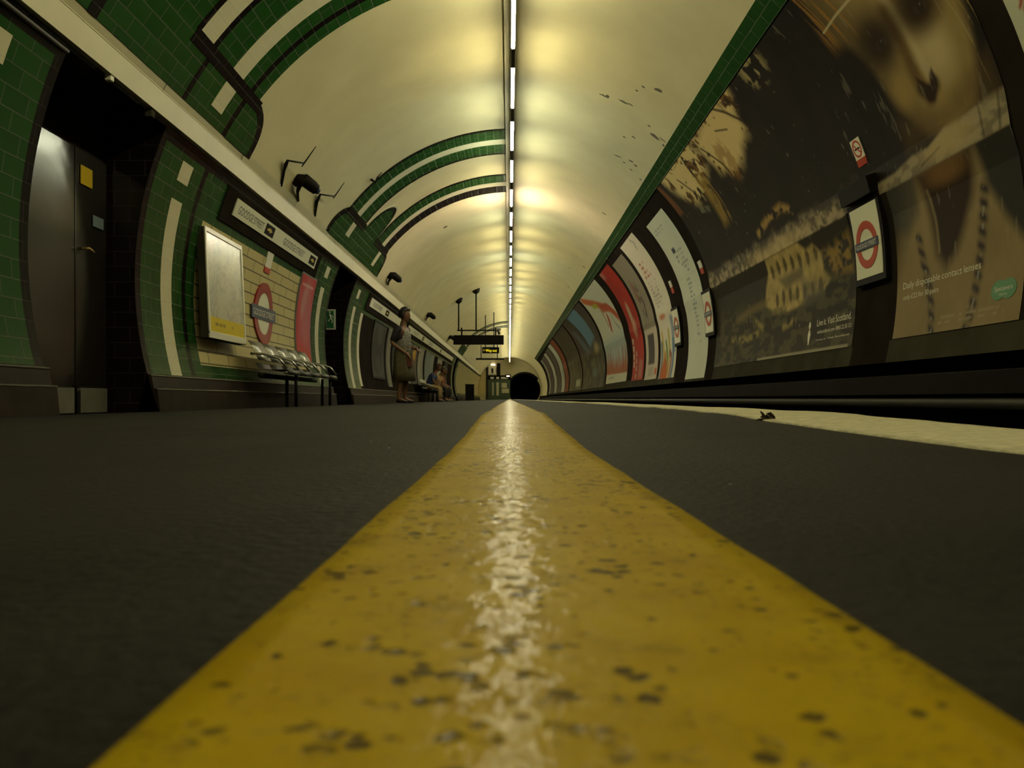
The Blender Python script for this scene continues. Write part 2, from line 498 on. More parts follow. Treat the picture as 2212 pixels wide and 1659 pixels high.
# ================================================================== THE SETTING
vn_floor = VN(3)
def s1(a, b, x):
    t = min(1, max(0, (x - a) / (b - a))); return t * t * (3 - 2 * t)
def floor_z(x, y):
    z = 0.028 * x * s1(0.02, 0.20, abs(x))
    if x > 0.3: z -= 0.010 * s1(0.3, 0.47, x)
    z += 0.012 * s1(0.42, 1.35, y)
    k = s1(0.06, 0.5, y)
    z += (0.004 * k * (float(fbm(vn_floor, x * 1.7 + 31, y * 1.3 + 12, 2)) - 0.5))
    z += (0.0008 + 0.0022 * s1(0.25, 0.7, y)) * (float(fbm(vn_floor, x * 11 + 40, y * 8 + 40, 3)) - 0.5)
    return z
def ground(x, y): return floor_z(x, y)

XE = 0.462                    # platform edge
ys_f = [-8, -6, -4, -3, -2, -1.2, -0.7, -0.4, -0.2, -0.1, -0.04, 0.0, 0.02] + [0.03 * (86 / 0.03) ** (i / 250) for i in range(251)]
xs_f = [-3.12, -3.0, -2.8, -2.6, -2.4, -2.2, -2, -1.8, -1.6, -1.4, -1.2, -1.0, -0.85, -0.7, -0.6, -0.5, -0.42, -0.36, -0.3, -0.25, -0.2, -0.16, -0.12, -0.09, -0.065, -0.05, -0.0385, -0.02, 0.0, 0.02, 0.04, 0.0545, 0.075, 0.1, 0.13, 0.16, 0.2, 0.235, 0.262, 0.30, 0.34, 0.38, 0.41, 0.44, XE]
vs, fs = [], []
nx = len(xs_f)
for y in ys_f:
    for x in xs_f: vs.append((x, y, floor_z(x, y)))
    vs.append((XE + 0.004, y, floor_z(XE, y) - 0.02)); vs.append((XE + 0.004, y, -1.05))
nn = nx + 2
for i in range(len(ys_f) - 1):
    for k in range(nn - 1):
        a = i * nn + k
        fs.append((a, a + 1, a + nn + 1, a + nn))
fm = [(1 if (j % (nn - 1)) >= nx else 0) for j in range(len(fs))]
floor = structure(mesh_obj('floor', vs, fs, [M['asphalt'], M['concrete']], fmat=fm, smooth=True))

def painted_line(name, xa, xb, n, lift, m, wob, seed, ymin=0.02):
    ys = [y for y in ys_f if y > ymin]
    nz = VN(seed); vs, fs = [], []
    for y in ys:
        ea = xa + wob * (float(fbm(nz, y * 12, 1.3, 3)) - 0.5) * min(1, 0.25 + y)
        eb = xb + wob * (float(fbm(nz, y * 12, 9.1, 3)) - 0.5) * min(1, 0.25 + y)
        row = []
        for k in range(n + 1):
            x = ea + (eb - ea) * k / n
            row.append((x, y, floor_z(x, y) + lift))
        row = [(ea - 0.0005, y, floor_z(ea, y) - 0.001)] + row + [(eb + 0.0005, y, floor_z(eb, y) - 0.001)]
        vs += row
    w = n + 3
    for i in range(len(ys) - 1):
        for k in range(w - 1):
            a = i * w + k; fs.append((a, a + 1, a + w + 1, a + w))
    return mesh_obj(name, vs, fs, m, smooth=True)
yl = painted_line('yellow_line', -0.0385, 0.0530, 12, 0.0012, M['line_yellow'], 0.004, 11)
thing(yl, 'worn yellow safety line with dark pits running down the dark platform', 'line')
wl = painted_line('white_line', 0.262, 0.458, 12, 0.0016, M['line_white'], 0.008, 12, ymin=0.1)
thing(wl, 'gritty white stripe painted along the platform edge beside the track', 'line')

# track bed below the platform
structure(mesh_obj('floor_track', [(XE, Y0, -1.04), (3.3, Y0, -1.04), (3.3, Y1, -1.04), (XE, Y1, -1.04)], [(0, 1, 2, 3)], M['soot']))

# vault
ph_l = breaks([25.5, 90], 2.2); ph_r = breaks([46, 90], 2.2)
ys_c = frange(Y0, Y1, 1.0)
vs, uv, fs = [], [], []
ang = [(-1, p) for p in ph_l] + [(1, p) for p in ph_r[::-1][1:]]
for y in ys_c:
    for s, p in ang:
        vs.append(tube(s, y, p, R)); uv.append((y, s * arc(p)))
n = len(ang)
for i in range(len(ys_c) - 1):
    for k in range(n - 1):
        a = i * n + k; fs.append((a, a + 1, a + n + 1, a + n))
ceil = structure(mesh_obj('ceiling', vs, fs, M['plaster'], uv=uv, smooth=True))

# peeled scuffs in the plaster on the track side of the vault
def patch(y, phi, l_a, l_y, seed, ang=0.0):
    r2 = random.Random(seed); pts = []
    k = 14
    for i in range(k):
        t = 2 * math.pi * i / k; q = 0.55 + 0.65 * r2.random()
        u, v = l_a * 0.5 * q * math.cos(t), l_y * 0.5 * q * math.sin(t)
        pts.append((y + v * math.cos(ang) + u * math.sin(ang), arc(phi) + u * math.cos(ang) - v * math.sin(ang)))
    return structure(slab('peeled_patch', 1, pts, R - 0.003, R + 0.001, M['scuff'], ceil))
for i, (y, p, la, ly, an) in enumerate([(11.02, 67.8, .13, .05, 0), (11.0, 66.9, .06, .1, 0), (10.93, 63.0, .16, .07, .1), (10.9, 61.2, .1, .03, 0), (10.05, 56.6, .16, .08, .3), (10.4, 61, .05, .05, 0), (10.2, 60, .05, .04, 0),
        (11.39, 52.4, .22, .10, .1), (11.3, 50.6, .12, .03, 0), (11.45, 49.6, .05, .07, 0), (11.9, 57.2, .08, .04, .2), (12.1, 59.5, .05, .04, 0), (13.0, 59.0, .14, .04, .5), (12.85, 55.0, .10, .05, .6), (12.9, 53.3, .07, .06, .3), (13.1, 56.6, .05, .04, 0), (13.2, 53.8, .06, .04, 0), (13.3, 50.2, .05, .05, 0), (11.2, 55, .05, .04, 0), (16.5, 55, .10, .06, 0), (22.5, 52, .1, .1, 0), (24, 58, .1, .05, 0), (27, 54, .12, .08, 0)]):
    patch(y, p, la, ly, 40 + i, an)
structure(slab('peeled_patch', -1, circle(18.85, arc(62.7), 0.05, 8), R - 0.012, R, M['scuff'], ceil))

# wall on the platform side
PORT = (6.31, 15.22, 47.4)
WM = [M['green_tile'], M['black_tile'], M['white_tile'], M['cream_tile'], M['plaster'], M['hoarding']]
def lw(y, p):
    for c in PORT:
        d = abs(y - c)
        if d < 0.79 and p < 23.6: return None
        if d < 2.08:
            if p > 22.0: return 1
            if 1.31 < d < 1.555 and (-15 < p < 14.6 or 17.6 < p < 20.9): return 2
            if 1.80 < d < 1.895: return 1
            if d < 0.89: return 1
            return 0
    if p > 22.0: return 1
    if 17.42 < y < 17.68 and -13 < p < 14: return 2
    if 17.42 < y < 45.2 and p < 13.9: return 5
    if (8.42 < y < 13.12 or y > 49.6):
        if -12.3 < p < 13.9: return 3
        if y > 49.6 and p > 13.9: return 3
    return 0
yb = [Y0, Y1, 8.42, 13.12, 17.42, 17.68, 45.2, 49.6]
for c in PORT:
    for d in (0.79, 0.89, 1.31, 1.555, 1.80, 1.895, 2.08): yb += [c - d, c + d]
structure(tube_grid('wall_left', -1, breaks(yb, 3.0), breaks([-22, -15, -12.3, 13.9, 14.6, 17.6, 20.9, 22, 23.6, 27], 2.5), WM, lw))

# tiled skirting in two courses
prof = [(tube(-1, 0, -14.6, R)[0], tube(-1, 0, -14.6, R)[2]), (-3.078, 0.246), (-3.066, 0.236), (-3.045, 0.128), (-3.022, 0.122), (-3.012, 0.112), (-2.985, -0.14), (-3.2, -0.14)]
for i, (a, b) in enumerate([(Y0, 5.52), (7.10, 14.43), (16.01, 46.61), (48.19, Y1)]):
    sk_ = structure(sweep('baseboard_left', prof, frange(a, b, 6), M['dark_tile']))
    for ex_, ez_ in ((-3.066, 0.239), (-3.015, 0.119)):
        structure(rod('bullnose', [(ex_, a, ez_), (ex_, b, ez_)], 0.008, M['bullnose'], sk_, 8))

# passages through the platform wall
def jamb(name, y, x_in, parent=None):
    pts = [tube(-1, y, p, R) for p in frange(-22, 23.6, 2.5)]
    pts = [(x_in, y, -0.2)] + pts + [(x_in, y, tube(-1, y, 23.6, R)[2])]
    return structure(mesh_obj(name, pts, [tuple(range(len(pts)))], M['black_tile'], uv=[(p[0], p[2]) for p in pts]))
for c, xin in zip(PORT, (-3.47, -4.9, -4.9)):
    jamb('wall_passage', c - 0.79, xin); jamb('wall_passage', c + 0.79, xin)
    zt = tube(-1, 0, 23.6, R)[2]; xt = tube(-1, 0, 23.6, R)[0]
    structure(mesh_obj('ceiling_passage', [(xt, c - .79, zt), (xt, c + .79, zt), (xin, c + .79, zt), (xin, c - .79, zt)], [(0, 1, 2, 3)], M['black_tile'], uv=[(0, 0), (1, 0), (1, 1), (0, 1)]))
    structure(mesh_obj('wall_passage_back', [(xin, c - .79, -0.2), (xin, c + .79, -0.2), (xin, c + .79, zt), (xin, c - .79, zt)], [(0, 1, 2, 3)], M['hoarding']))
    structure(mesh_obj('floor_passage', [(xin, c - .79, -0.088), (-2.98, c - .79, -0.084), (-2.98, c + .79, -0.084), (xin, c + .79, -0.088)], [(0, 1, 2, 3)], M['asphalt']))

# double door in the first passage
d1 = empty('door_1', (-3.455, 6.31, -0.086), '', 'door')
del d1['label'], d1['category']
d1['kind'] = 'structure'
def in_door(o): return o
def dbox(name, x, y, z, sx, sy, sz, m, bev=0.0, parent=d1):
    o = box(name, (x + 3.455, y - 6.31, z + 0.086), (sx, sy, sz), m, parent, bev); return o
leafA = dbox('door_leaf', -3.445, 6.055, 1.08, 0.04, 0.95, 1.90, M['door_paint'], 0.004)
leafB = dbox('door_leaf', -3.445, 6.80, 1.08, 0.04, 0.50, 1.90, M['door_paint'], 0.004)
dbox('kick_plate', -3.43, 6.045, 0.025, 0.03, 0.93, 0.20, M['kick_plate'])
dbox('kick_plate', -3.43, 6.82, 0.025, 0.03, 0.44, 0.20, M['kick_plate'])
dbox('door_post', -3.425, 6.55, 0.0, 0.05, 0.05, 0.2, M['black_metal'])
hd = rod('door_handle', [(-3.42 + 3.455, 6.63 - 6.31, 1.24 + .086), (-3.36 + 3.455, 6.63 - 6.31, 1.24 + .086), (-3.36 + 3.455, 6.70 - 6.31, 1.22 + .086)], 0.012, M['brass'], leafB)
ys1 = thing(box('warning_notice', (-3.415, 6.695, 1.83), (0.006, 0.18, 0.15), M['yellow_sign']), 'small yellow warning notice high on the grey passage door', 'sign')
bs1 = thing(box('blue_notice', (-3.415, 6.885, 1.50), (0.006, 0.17, 0.09), M['blue_sign']), 'small pale blue notice on the grey passage door', 'sign')

# raised tile work above the trough: blocks and arches (left half of the vault only)
def trim(poly_pts, m, r=R - 0.012):
    o = structure(slab('trim_1', -1, poly_pts, r, R + 0.002, M[m])); return o
def band(y0, y1, p0, p1, m, r=R - 0.012): return trim(rect(y0, y1, p0, p1), m, r)
def quarter(y_in, y_out, p0, p1, d, n=14):
    """block end with a quarter-round top corner; d=+1 grows toward larger y"""
    pts = [(y_in, arc(p0)), (y_in, arc(p1))]
    w = abs(y_out - y_in); h = arc(p1) - arc(p0)
    for i in range(1, n + 1):
        t = math.pi / 2 * i / n
        pts.append((y_in + d * w * math.sin(t) ** 0.8, arc(p0) + h * max(0, math.cos(t)) ** 0.8))
    return pts
def arches(bands, r=R - 0.012, p0=37.6, p1=88.4):
    for y0, y1, m in bands: band(y0, y1, p0, p1, m, r)
# portal 1
arches([(5.00, 5.10, 'green_tile'), (5.10, 5.50, 'green_tile'), (5.50, 5.57, 'black_tile'), (5.57, 5.84, 'white_tile'), (5.84, 5.91, 'black_tile'), (5.91, 6.70, 'green_tile'), (6.70, 6.78, 'black_tile'), (6.78, 7.05, 'white_tile'), (7.05, 7.13, 'black_tile'), (7.13, 7.56, 'green_tile'), (7.56, 7.84, 'white_tile'), (7.84, 8.07, 'green_tile'), (8.07, 8.16, 'black_tile'), (8.16, 8.36, 'green_tile')])
band(4.4, 6.72, 28.6, 37.6, 'green_tile')
band(5.50, 5.62, 28.6, 35.6, 'black_tile', R - 0.016)
for a, b, m in [(6.72, 7.09, 'green_tile'), (7.09, 7.17, 'black_tile'), (7.17, 8.07, 'green_tile'), (8.07, 8.16, 'black_tile')]:
    band(a, b, 28.6, 35.7, m)
band(7.60, 7.86, 31.0, 35.6, 'white_tile', R - 0.017)
band(6.72, 8.45, 35.7, 37.9, 'black_tile', R - 0.017)
trim(quarter(8.16, 8.93, 28.6, 37.8, 1), 'black_tile')
trim(quarter(8.16, 8.80, 28.6, 36.2, 1), 'green_tile', R - 0.016)
# portal 2
arches([(13.10, 13.16, 'black_tile'), (13.16, 13.60, 'green_tile'), (13.60, 13.86, 'white_tile'), (13.86, 14.34, 'green_tile'), (14.34, 14.43, 'black_tile'),
        (15.74, 15.80, 'black_tile'), (15.80, 16.28, 'green_tile'), (16.28, 16.56, 'white_tile'), (16.56, 17.08, 'black_tile')])
trim([(2 * 13.7 - y, a) for y, a in quarter(13.7, 14.72, 28.6, 39.4, 1)][::-1], 'black_tile', R - 0.010)
trim([(2 * 13.7 - y, a) for y, a in quarter(13.7, 14.58, 28.6, 37.4, 1)][::-1], 'green_tile', R - 0.015)
band(13.7, 16.9, 28.6, 38.2, 'green_tile')
band(13.12, 14.55, 36.2, 38.6, 'black_tile', R - 0.017)
band(13.73, 13.99, 31.6, 36.0, 'white_tile', R - 0.017)
band(15.72, 17.12, 36.2, 38.4, 'black_tile', R - 0.017)
band(16.46, 16.70, 30.4, 36.0, 'white_tile', R - 0.017)
trim(quarter(16.9, 17.56, 28.6, 37.6, 1), 'black_tile')
trim(quarter(16.9, 17.42, 28.6, 36.0, 1), 'green_tile', R - 0.016)
def loop(w, h): return [(15.16 - w, arc(37.6))] + [(15.16 + w * math.cos(t), arc(37.6) + h * math.sin(t)) for t in [math.pi * i / 20 for i in range(20, -1, -1)]]
trim(loop(0.60, 0.72), 'white_tile', R - 0.008); trim(loop(0.56, 0.67), 'black_tile', R - 0.012); trim(loop(0.50, 0.58), 'green_tile', R - 0.015)
# portal 3, far off
arches([(45.4, 46.0, 'green_tile'), (46.0, 46.3, 'white_tile'), (46.3, 46.7, 'black_tile'), (48.0, 48.5, 'green_tile'), (48.5, 48.8, 'white_tile'), (48.8, 49.3, 'black_tile')])
band(45.0, 49.8, 28.6, 38.2, 'green_tile')

# green tile course on the track side and the boarding under it
structure(tube_grid('trim_2', 1, breaks([Y0, 71.0], 3), breaks([45.0, 49.1], 2.1), [tile_mat('green_course_tile', (0.014, 0.052, 0.012), (0.018, 0.062, 0.015), (0.05, 0.07, 0.04), w=0.3, h=0.116)], rfn=lambda y, p: R - 0.014))
GAPS = [(7.03, 7.78), (13.08, 13.58), (15.12, 16.12)]
def rw(y, p):
    if y > 71.0: return 2
    if p < -9.6:
        return 1 if not any(a < y < b for a, b in GAPS) else 0
    return 0
structure(tube_grid('wall_right', 1, breaks([Y0, Y1, 71.0] + [v for g in GAPS for v in g], 3), breaks([-13.0, -9.6, 9.0, LED0, LED1, 46.5], 2.2), [M['hoarding'], M['hoarding_grey'], M['plaster']], rw, rfn=lambda y, p: board_r(y, p)))
lx, lz = tube(1, 0, -13.0, R)[0], tube(1, 0, -13.0, R)[2]
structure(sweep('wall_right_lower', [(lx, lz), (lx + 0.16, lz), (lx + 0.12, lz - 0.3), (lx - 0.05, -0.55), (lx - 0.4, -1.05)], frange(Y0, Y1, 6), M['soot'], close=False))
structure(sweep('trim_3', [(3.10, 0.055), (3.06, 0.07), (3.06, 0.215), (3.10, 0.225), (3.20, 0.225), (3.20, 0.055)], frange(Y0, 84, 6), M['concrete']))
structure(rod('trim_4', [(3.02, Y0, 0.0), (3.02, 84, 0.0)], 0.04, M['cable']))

# headwall, portal of the running tunnel
pcx, pcz, pr_ = 1.58, 0.97, 1.66
vs, fs, uv = [], [], []
nseg = 64
for k in range(nseg):
    t = 2 * math.pi * k / nseg
    vs.append((pcx + pr_ * math.cos(t), Y1, pcz + pr_ * math.sin(t)))
    dx, dz = math.cos(t), math.sin(t)
    ox, oz = pcx - CX, pcz - HC
    bq = ox * dx + oz * dz; cq = ox * ox + oz * oz - (R + 0.02) ** 2
    tt = -bq + math.sqrt(bq * bq - cq)
    vs.append((pcx + tt * dx, Y1, pcz + tt * dz))
for k in range(nseg):
    a, b = 2 * k, 2 * ((k + 1) % nseg)
    fs.append((a, a + 1, b + 1, b))
structure(mesh_obj('wall_far', vs, fs, M['plaster']))
vs, fs = [], []
for y in (Y1 - 0.02, Y1 + 14):
    for k in range(nseg):
        t = 2 * math.pi * k / nseg; vs.append((pcx + pr_ * math.cos(t), y, pcz + pr_ * math.sin(t)))
for k in range(nseg):
    fs.append((k, (k + 1) % nseg, nseg + (k + 1) % nseg, nseg + k))
fs.append(tuple(range(nseg, 2 * nseg)))
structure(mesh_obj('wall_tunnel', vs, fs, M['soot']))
vs, fs = [], []
for rr in (pr_, pr_ + 0.22):
    for k in range(33):
        t = math.pi * (k / 32 * 1.15 - 0.075) ; vs.append((pcx + rr * math.cos(t), Y1 - 0.04, pcz + rr * math.sin(t)))
for k in range(8, 32): fs.append((k, k + 1, 33 + k + 1, 33 + k))
structure(mesh_obj('trim_5', vs, fs, M['black_metal']))
def hw(name, x0, x1, z0, z1, m, dy=0.03, d=0.05, parent=None):
    return box(name, ((x0 + x1) / 2, Y1 - dy, (z0 + z1) / 2), (x1 - x0, d, z1 - z0), m, parent)
structure(hw('trim_6', -3.18, -2.42, 0.28, 2.95, M['cream_tile'] if False else mat('far_cream_tile', (0.50, 0.40, 0.17), 0.3)))
structure(hw('trim_7', -2.42, -2.20, 0.0, 3.35, M['black_tile'], 0.06))
structure(hw('trim_8', -2.20, 0.10, 0.0, 2.05, mat('far_green_tile', (0.03, 0.06, 0.022), 0.3), 0.03))
structure(hw('trim_9', -2.25, 0.15, 2.05, 2.5, M['black_metal'], 0.06))
for x0, x1, z0, z1 in [(-1.95, -1.60, 2.12, 2.32), (-1.35, -1.05, 2.12, 2.32), (-0.85, -0.15, 2.12, 2.32), (-1.76, -1.62, 0.4, 1.75), (-1.33, -1.08, 0.4, 1.75), (-0.80, -0.25, 1.2, 1.7), (-0.78, -0.03, 0.66, 1.12)]:
    structure(hw('trim_10', x0, x1, z0, z1, M['paper_white'] if z0 > 2 else M['cream_paint'], 0.10, 0.05))
ws = empty('lit_sign', (-1.75, Y1 - 0.12, 2.6), 'pale lit sign on the far end wall above the green doors', 'sign')
box('panel', (0, 0, 0.45), (0.8, 0.06, 0.9), M['paper_white'], ws); box('symbol', (0, -0.035, 0.36), (0.22, 0.01, 0.5), M['hoarding_grey'], ws)
box('lamp', (0.08, -0.06, 1.0), (0.42, 0.08, 0.14), M['headlight'], ws)
dp = thing(hw('signal_post', -1.28, -0.92, 2.5, 3.75, M['black_metal'], 0.12, 0.12), 'dark upright signal box beside the pale lit sign on the far wall', 'signal')
lb = empty('signal_lamp', (-0.12, Y1 - 0.12, 2.28), 'small dark signal lamp beside the far tunnel mouth', 'lamp')
box('housing', (0, 0, 0.13), (0.56, 0.14, 0.34), M['black_metal'], lb); box('lens', (0, -0.08, 0.13), (0.32, 0.02, 0.12), M['headlight'], lb)
structure(mesh_obj('wall_rear_added', [(-3.4, Y0, -1.1), (3.4, Y0, -1.1), (3.4, Y0, 4.5), (-3.4, Y0, 4.5)], [(0, 1, 2, 3)], M['plaster']))  # unseen end wall, added behind the camera to keep the light in

# ================================================================== CEILING LIGHTS
LZ, LX = 3.835, 0.042
tr = structure(sweep('trim_11', [(-0.058, 4.262), (-0.058, 4.215), (-0.048, 4.215), (-0.048, 4.235), (0.078, 4.235), (0.078, 4.215), (0.088, 4.215), (0.088, 4.262), (0.088, 4.290), (-0.058, 4.290)], frange(Y0, 84.6, 8), M['cream_paint']))
spine = structure(sweep('trim_12', [(0.022, 3.872), (0.062, 3.872), (0.062, 3.915), (0.022, 3.915)], frange(Y0, 84.0, 8), M['cream_paint']))
LAMP_GAIN = 1.0
tints = [(1.0, 0.90, 0.50), (1.0, 0.94, 0.58), (0.93, 0.97, 0.70), (1.0, 0.92, 0.54)]
WHICH = {-1: 1, 0: 0, 1: 2, 2: 2, 3: 1, 5: 2, 6: 3, 7: 0, 8: 2, 9: 3}
LM = [mat('fluorescent_glow_%d' % i, (0.8, 0.8, 0.8), 0.5, emit=(t, 92 * LAMP_GAIN)) for i, t in enumerate(tints)]
LMB = mat('fluorescent_glow_new', (0.8, 0.8, 0.8), 0.5, emit=((1.0, 0.84, 0.62), 250 * LAMP_GAIN))
ordn = ['first', 'second', 'third', 'fourth', 'fifth', 'sixth', 'seventh', 'eighth', 'ninth', 'tenth', 'eleventh', 'twelfth', 'thirteenth', 'fourteenth', 'fifteenth', 'sixteenth', 'seventeenth', 'eighteenth', 'nineteenth', 'twentieth']
tens = {2: 'twenty', 3: 'thirty', 4: 'forty'}
def ordinal(n):
    if n <= 20: return ordn[n - 1]
    t, u = divmod(n, 10)
    return {2: 'twent', 3: 'thirt', 4: 'fort'}[t] + 'ieth' if u == 0 else tens[t] + '-' + ordn[u - 1]
PITCH = 1.834
count = 0
lamp_proto = None
for k in range(-9, 41):
    yc = 9.205 + PITCH * (k + 0.5)
    o = bpy.data.objects.new('fluorescent_lamp', None); o.empty_display_size = 0.1; o.location = (LX, yc, LZ); link(o)
    if lamp_proto is None:
        def mk_tube(m):
            bm = bmesh.new(); add_rod(bm, [(0, -0.66, 0), (0, 0.66, 0)], 0.019, 10, True)
            me = bpy.data.meshes.new('tube'); bm.to_mesh(me); bm.free(); me.materials.append(m)
            me.polygons.foreach_set('use_smooth', [len(p.vertices) == 4 for p in me.polygons]); return me
        TM = [mk_tube(m) for m in LM] + [mk_tube(LMB)]
        bm = bmesh.new()
        add_box(bm, (0, 0.682, 0.012), (0.046, 0.04, 0.07), None, 0.006)
        add_box(bm, (0, 0.81, 0.004), (0.046, 0.216, 0.05), None, 0.006); add_rod(bm, [(0, 0.75, 0.07), (0, 0.75, 0.42)], 0.008, 6)
        me = bpy.data.meshes.new('lamp_holder'); bm.to_mesh(me); bm.free(); me.materials.append(M['holder']); HA = me
        bm = bmesh.new()
        add_box(bm, (0, -0.682, 0.012), (0.046, 0.04, 0.07), None, 0.006)
        add_box(bm, (0, -0.81, 0.004), (0.046, 0.216, 0.05), None, 0.006); add_rod(bm, [(0, -0.75, 0.07), (0, -0.75, 0.42)], 0.008, 6)
        me = bpy.data.meshes.new('lamp_holder'); bm.to_mesh(me); bm.free(); me.materials.append(M['holder']); HB = me
        lamp_proto = True
    link(bpy.data.objects.new('tube', TM[4] if k == 4 else TM[WHICH.get(k, rnd.choice([0, 1, 1, 2, 3]))]), o)
    link(bpy.data.objects.new('lamp_holder', HA), o); link(bpy.data.objects.new('lamp_holder', HB), o)
    if yc > 8.0:
        count += 1
        if k == 4: lab = 'brightest, whitest fluorescent tube of the ceiling row, lighting up the vault'
        else: lab = '%s fluorescent tube from the camera in the ceiling light row' % ordinal(count)
    else: lab = 'fluorescent tube of the ceiling row above and behind the camera'
    thing(o, lab, 'lamp', 'fluorescent tubes in the ceiling row')

# ================================================================== LEFT SIDE
# cream cable trough along the wall top
tg = sweep('cable_trough', [(-2.862, 2.375), (-2.838, 2.553), (-2.834, 2.556), (-2.834, 2.562), (-2.838, 2.566), (-2.785, 2.655), (-2.86, 2.66), (-2.965, 2.40)], frange(Y0, 80, 8), M['cream_paint'])
thing(tg, 'long cream cable trough running along the top of the left wall', 'trough')
for y in (6.78, 8.75, 10.9, 13.4, 16.2, 19.4, 23, 27):
    bm = bmesh.new()
    P3 = [(-2.8635, 2.374), (-2.8395, 2.553), (-2.786, 2.656)]
    vs = [(x - 0.0, yy, z) for x, z in P3 for yy in (y, y + 0.012)]
    vs = [(x + 0.0015, yy, z + 0.001) for x, yy, z in vs]
    mesh_obj('joint', vs, [(0, 1, 3, 2), (2, 3, 5, 4)], M['pipe'], tg)
cd = rod('conduit_pipe', [(-2.935, Y0, 2.345), (-2.935, 5.50, 2.345)], 0.02, M['pipe'])
thing(cd, 'thin dark conduit pipe under the cream trough left of the passage', 'pipe')

f1 = thing(box('ceiling_fitting', (-2.895, 6.0, 2.36), (0.05, 0.05, 0.05), M['paper_white'], None, 0.008), 'tiny pale fitting under the cream trough over the passage', 'fitting')
f2 = thing(box('ceiling_fitting', (-2.905, 6.70, 2.34), (0.06, 0.07, 0.06), M['hoarding_grey'], None, 0.008), 'tiny grey fitting under the trough at the right edge of the passage', 'fitting')
# station name frieze
def frieze(y0, y1, label, texts, squares, dark=(0.3, 0.25), round_end=False):
    e = empty('station_frieze', tube(-1, (y0 + y1) / 2, 19.4, R), label, 'sign')
    def keep(o):
        o.parent = e; o.matrix_parent_inverse = Matrix.Translation(e.location).inverted(); return o
    keep(slab('backing_board', -1, rect(y0 - dark[0], y1 + dark[1], 15.6, 22.3), R - 0.020, R + 0.002, M['hoarding']))
    pn = keep(slab('name_panel', -1, rect(y0, y1, 17.7, 21.15), R - 0.032, R - 0.018, M['enamel_white']))
    for t0, t1 in texts:
        keep(text_tube('lettering', 'GOODGE STREET', -1, t0, arc(18.6), 0.092, t1 - t0, R - 0.034, M['letter_dark']))
    for s0, s1 in squares:
        sq = slab('way_out_square', -1, rect(s0, s1, 18.25, 20.6), R - 0.035, R - 0.030, M['enamel_black'])
        keep(sq)
        cy, ca, h = (s0 + s1) / 2, arc(19.4), 0.032
        w = (s1 - s0) * 0.30
        slab('arrow', -1, [(cy - w, ca - h * .35), (cy, ca - h * .35), (cy, ca - h), (cy + w, ca), (cy, ca + h), (cy, ca + h * .35), (cy - w, ca + h * .35)], R - 0.038, R - 0.034, M['letter_yellow'], sq)
    return e
frieze(9.06, 12.83, 'white GOODGE STREET name frieze nearest the camera, above the bench', [(9.18, 10.10), (11.0, 12.08)], [(10.18, 10.54), (12.42, 12.76)])
frieze(17.95, 23.6, 'second white GOODGE STREET name frieze, just left of the standing woman', [(18.3, 19.5)], [(20.1, 20.6), (22.8, 23.3)])
frieze(24.6, 44.0, 'long pale name frieze on the left wall beyond the standing woman', [(26.0, 27.4), (31.0, 32.4)], [(28.6, 29.1), (36, 36.5)])

def wrapkeep(e, o):
    o.parent = e; o.matrix_parent_inverse = Matrix.Translation(e.location).inverted(); return o

# wall map case
mp = empty('map_case', (-3.10, 8.955, 0.66), 'white framed wall map with a yellow strip, on the left wall', 'map')
box('case', (0.022, 0, 0.56), (0.084, 1.15, 1.13), M['hoarding_grey'], mp, 0.004)
bm = bmesh.new()
add_box(bm, (0.07, 0, 1.105), (0.014, 1.16, 0.05), None, 0.003); add_box(bm, (0.07, 0, 0.03), (0.014, 1.16, 0.07), None, 0.003)
add_box(bm, (0.07, -0.56, 0.56), (0.014, 0.04, 1.05), None, 0.003); add_box(bm, (0.07, 0.56, 0.56), (0.014, 0.04, 1.05), None, 0.003)
bm_obj('frame', bm, M['paper_white'], mp)
def flat_art(name, x, y0, y1, z0, z1, nu, nv, fn, m, parent, loc):
    ys = np.linspace(y0, y1, nu); zs = np.linspace(z0, z1, nv)
    Yg, Zg = np.meshgrid(ys, zs, indexing='ij')
    C = np.clip(fn((Yg - y0), (Zg - z0)), 0.002, 1)
    V = np.stack([np.full(Yg.shape, x - loc[0]), Yg - loc[1], Zg - loc[2]], -1).reshape(-1, 3)
    I = np.arange(nu * nv).reshape(nu, nv)
    F = np.stack([I[:-1, :-1], I[1:, :-1], I[1:, 1:], I[:-1, 1:]], -1).reshape(-1, 4)
    me = bpy.data.meshes.new(name); me.from_pydata(V.tolist(), [], F.tolist())
    at = me.color_attributes.new('print', 'FLOAT_COLOR', 'POINT')
    at.data.foreach_set('color', np.concatenate([C.reshape(-1, 3), np.ones((nu * nv, 1))], 1).astype(np.float32).ravel())
    me.materials.append(m); me.update()
    return link(bpy.data.objects.new(name, me), parent)
nzm = VN(21)
M['map_gloss'] = print_mat('glossy_map_print', 0.2, 0.5)
def f_map(A, B):
    C = np.ones(A.shape + (3,)) * np.array([0.60, 0.58, 0.46])
    for s, col, k in ((3, (0.42, 0.46, 0.42), .6), (5, (0.54, 0.46, 0.40), .5), (11, (0.36, 0.35, 0.30), .5)):
        C = lay(C, sstep(0.55, 0.72, fbm(nzm, A * s + s, B * s + 3, 3)) * k, col)
    C = lay(C, sstep(0.62, 0.70, nzm(A * 70, B * 60)) * 0.25, (0.15, 0.15, 0.16))
    C = lay(C, box_m(A, B, -1, 9, -1, 0.155, 0.003), (0.72, 0.55, 0.015))
    C = textlines(C, A, B, 0.16, 1.02, 0.055, 0.115, 1, (0.20, 0.15, 0.03), 5, 0.8)
    return C
flat_art('map_sheet', -3.033, 8.415, 9.495, 0.725, 1.735, 150, 140, f_map, M['map_gloss'], mp, (-3.10, 8.955, 0.66))
mp.rotation_euler = (0, rad(-2.6), 0)

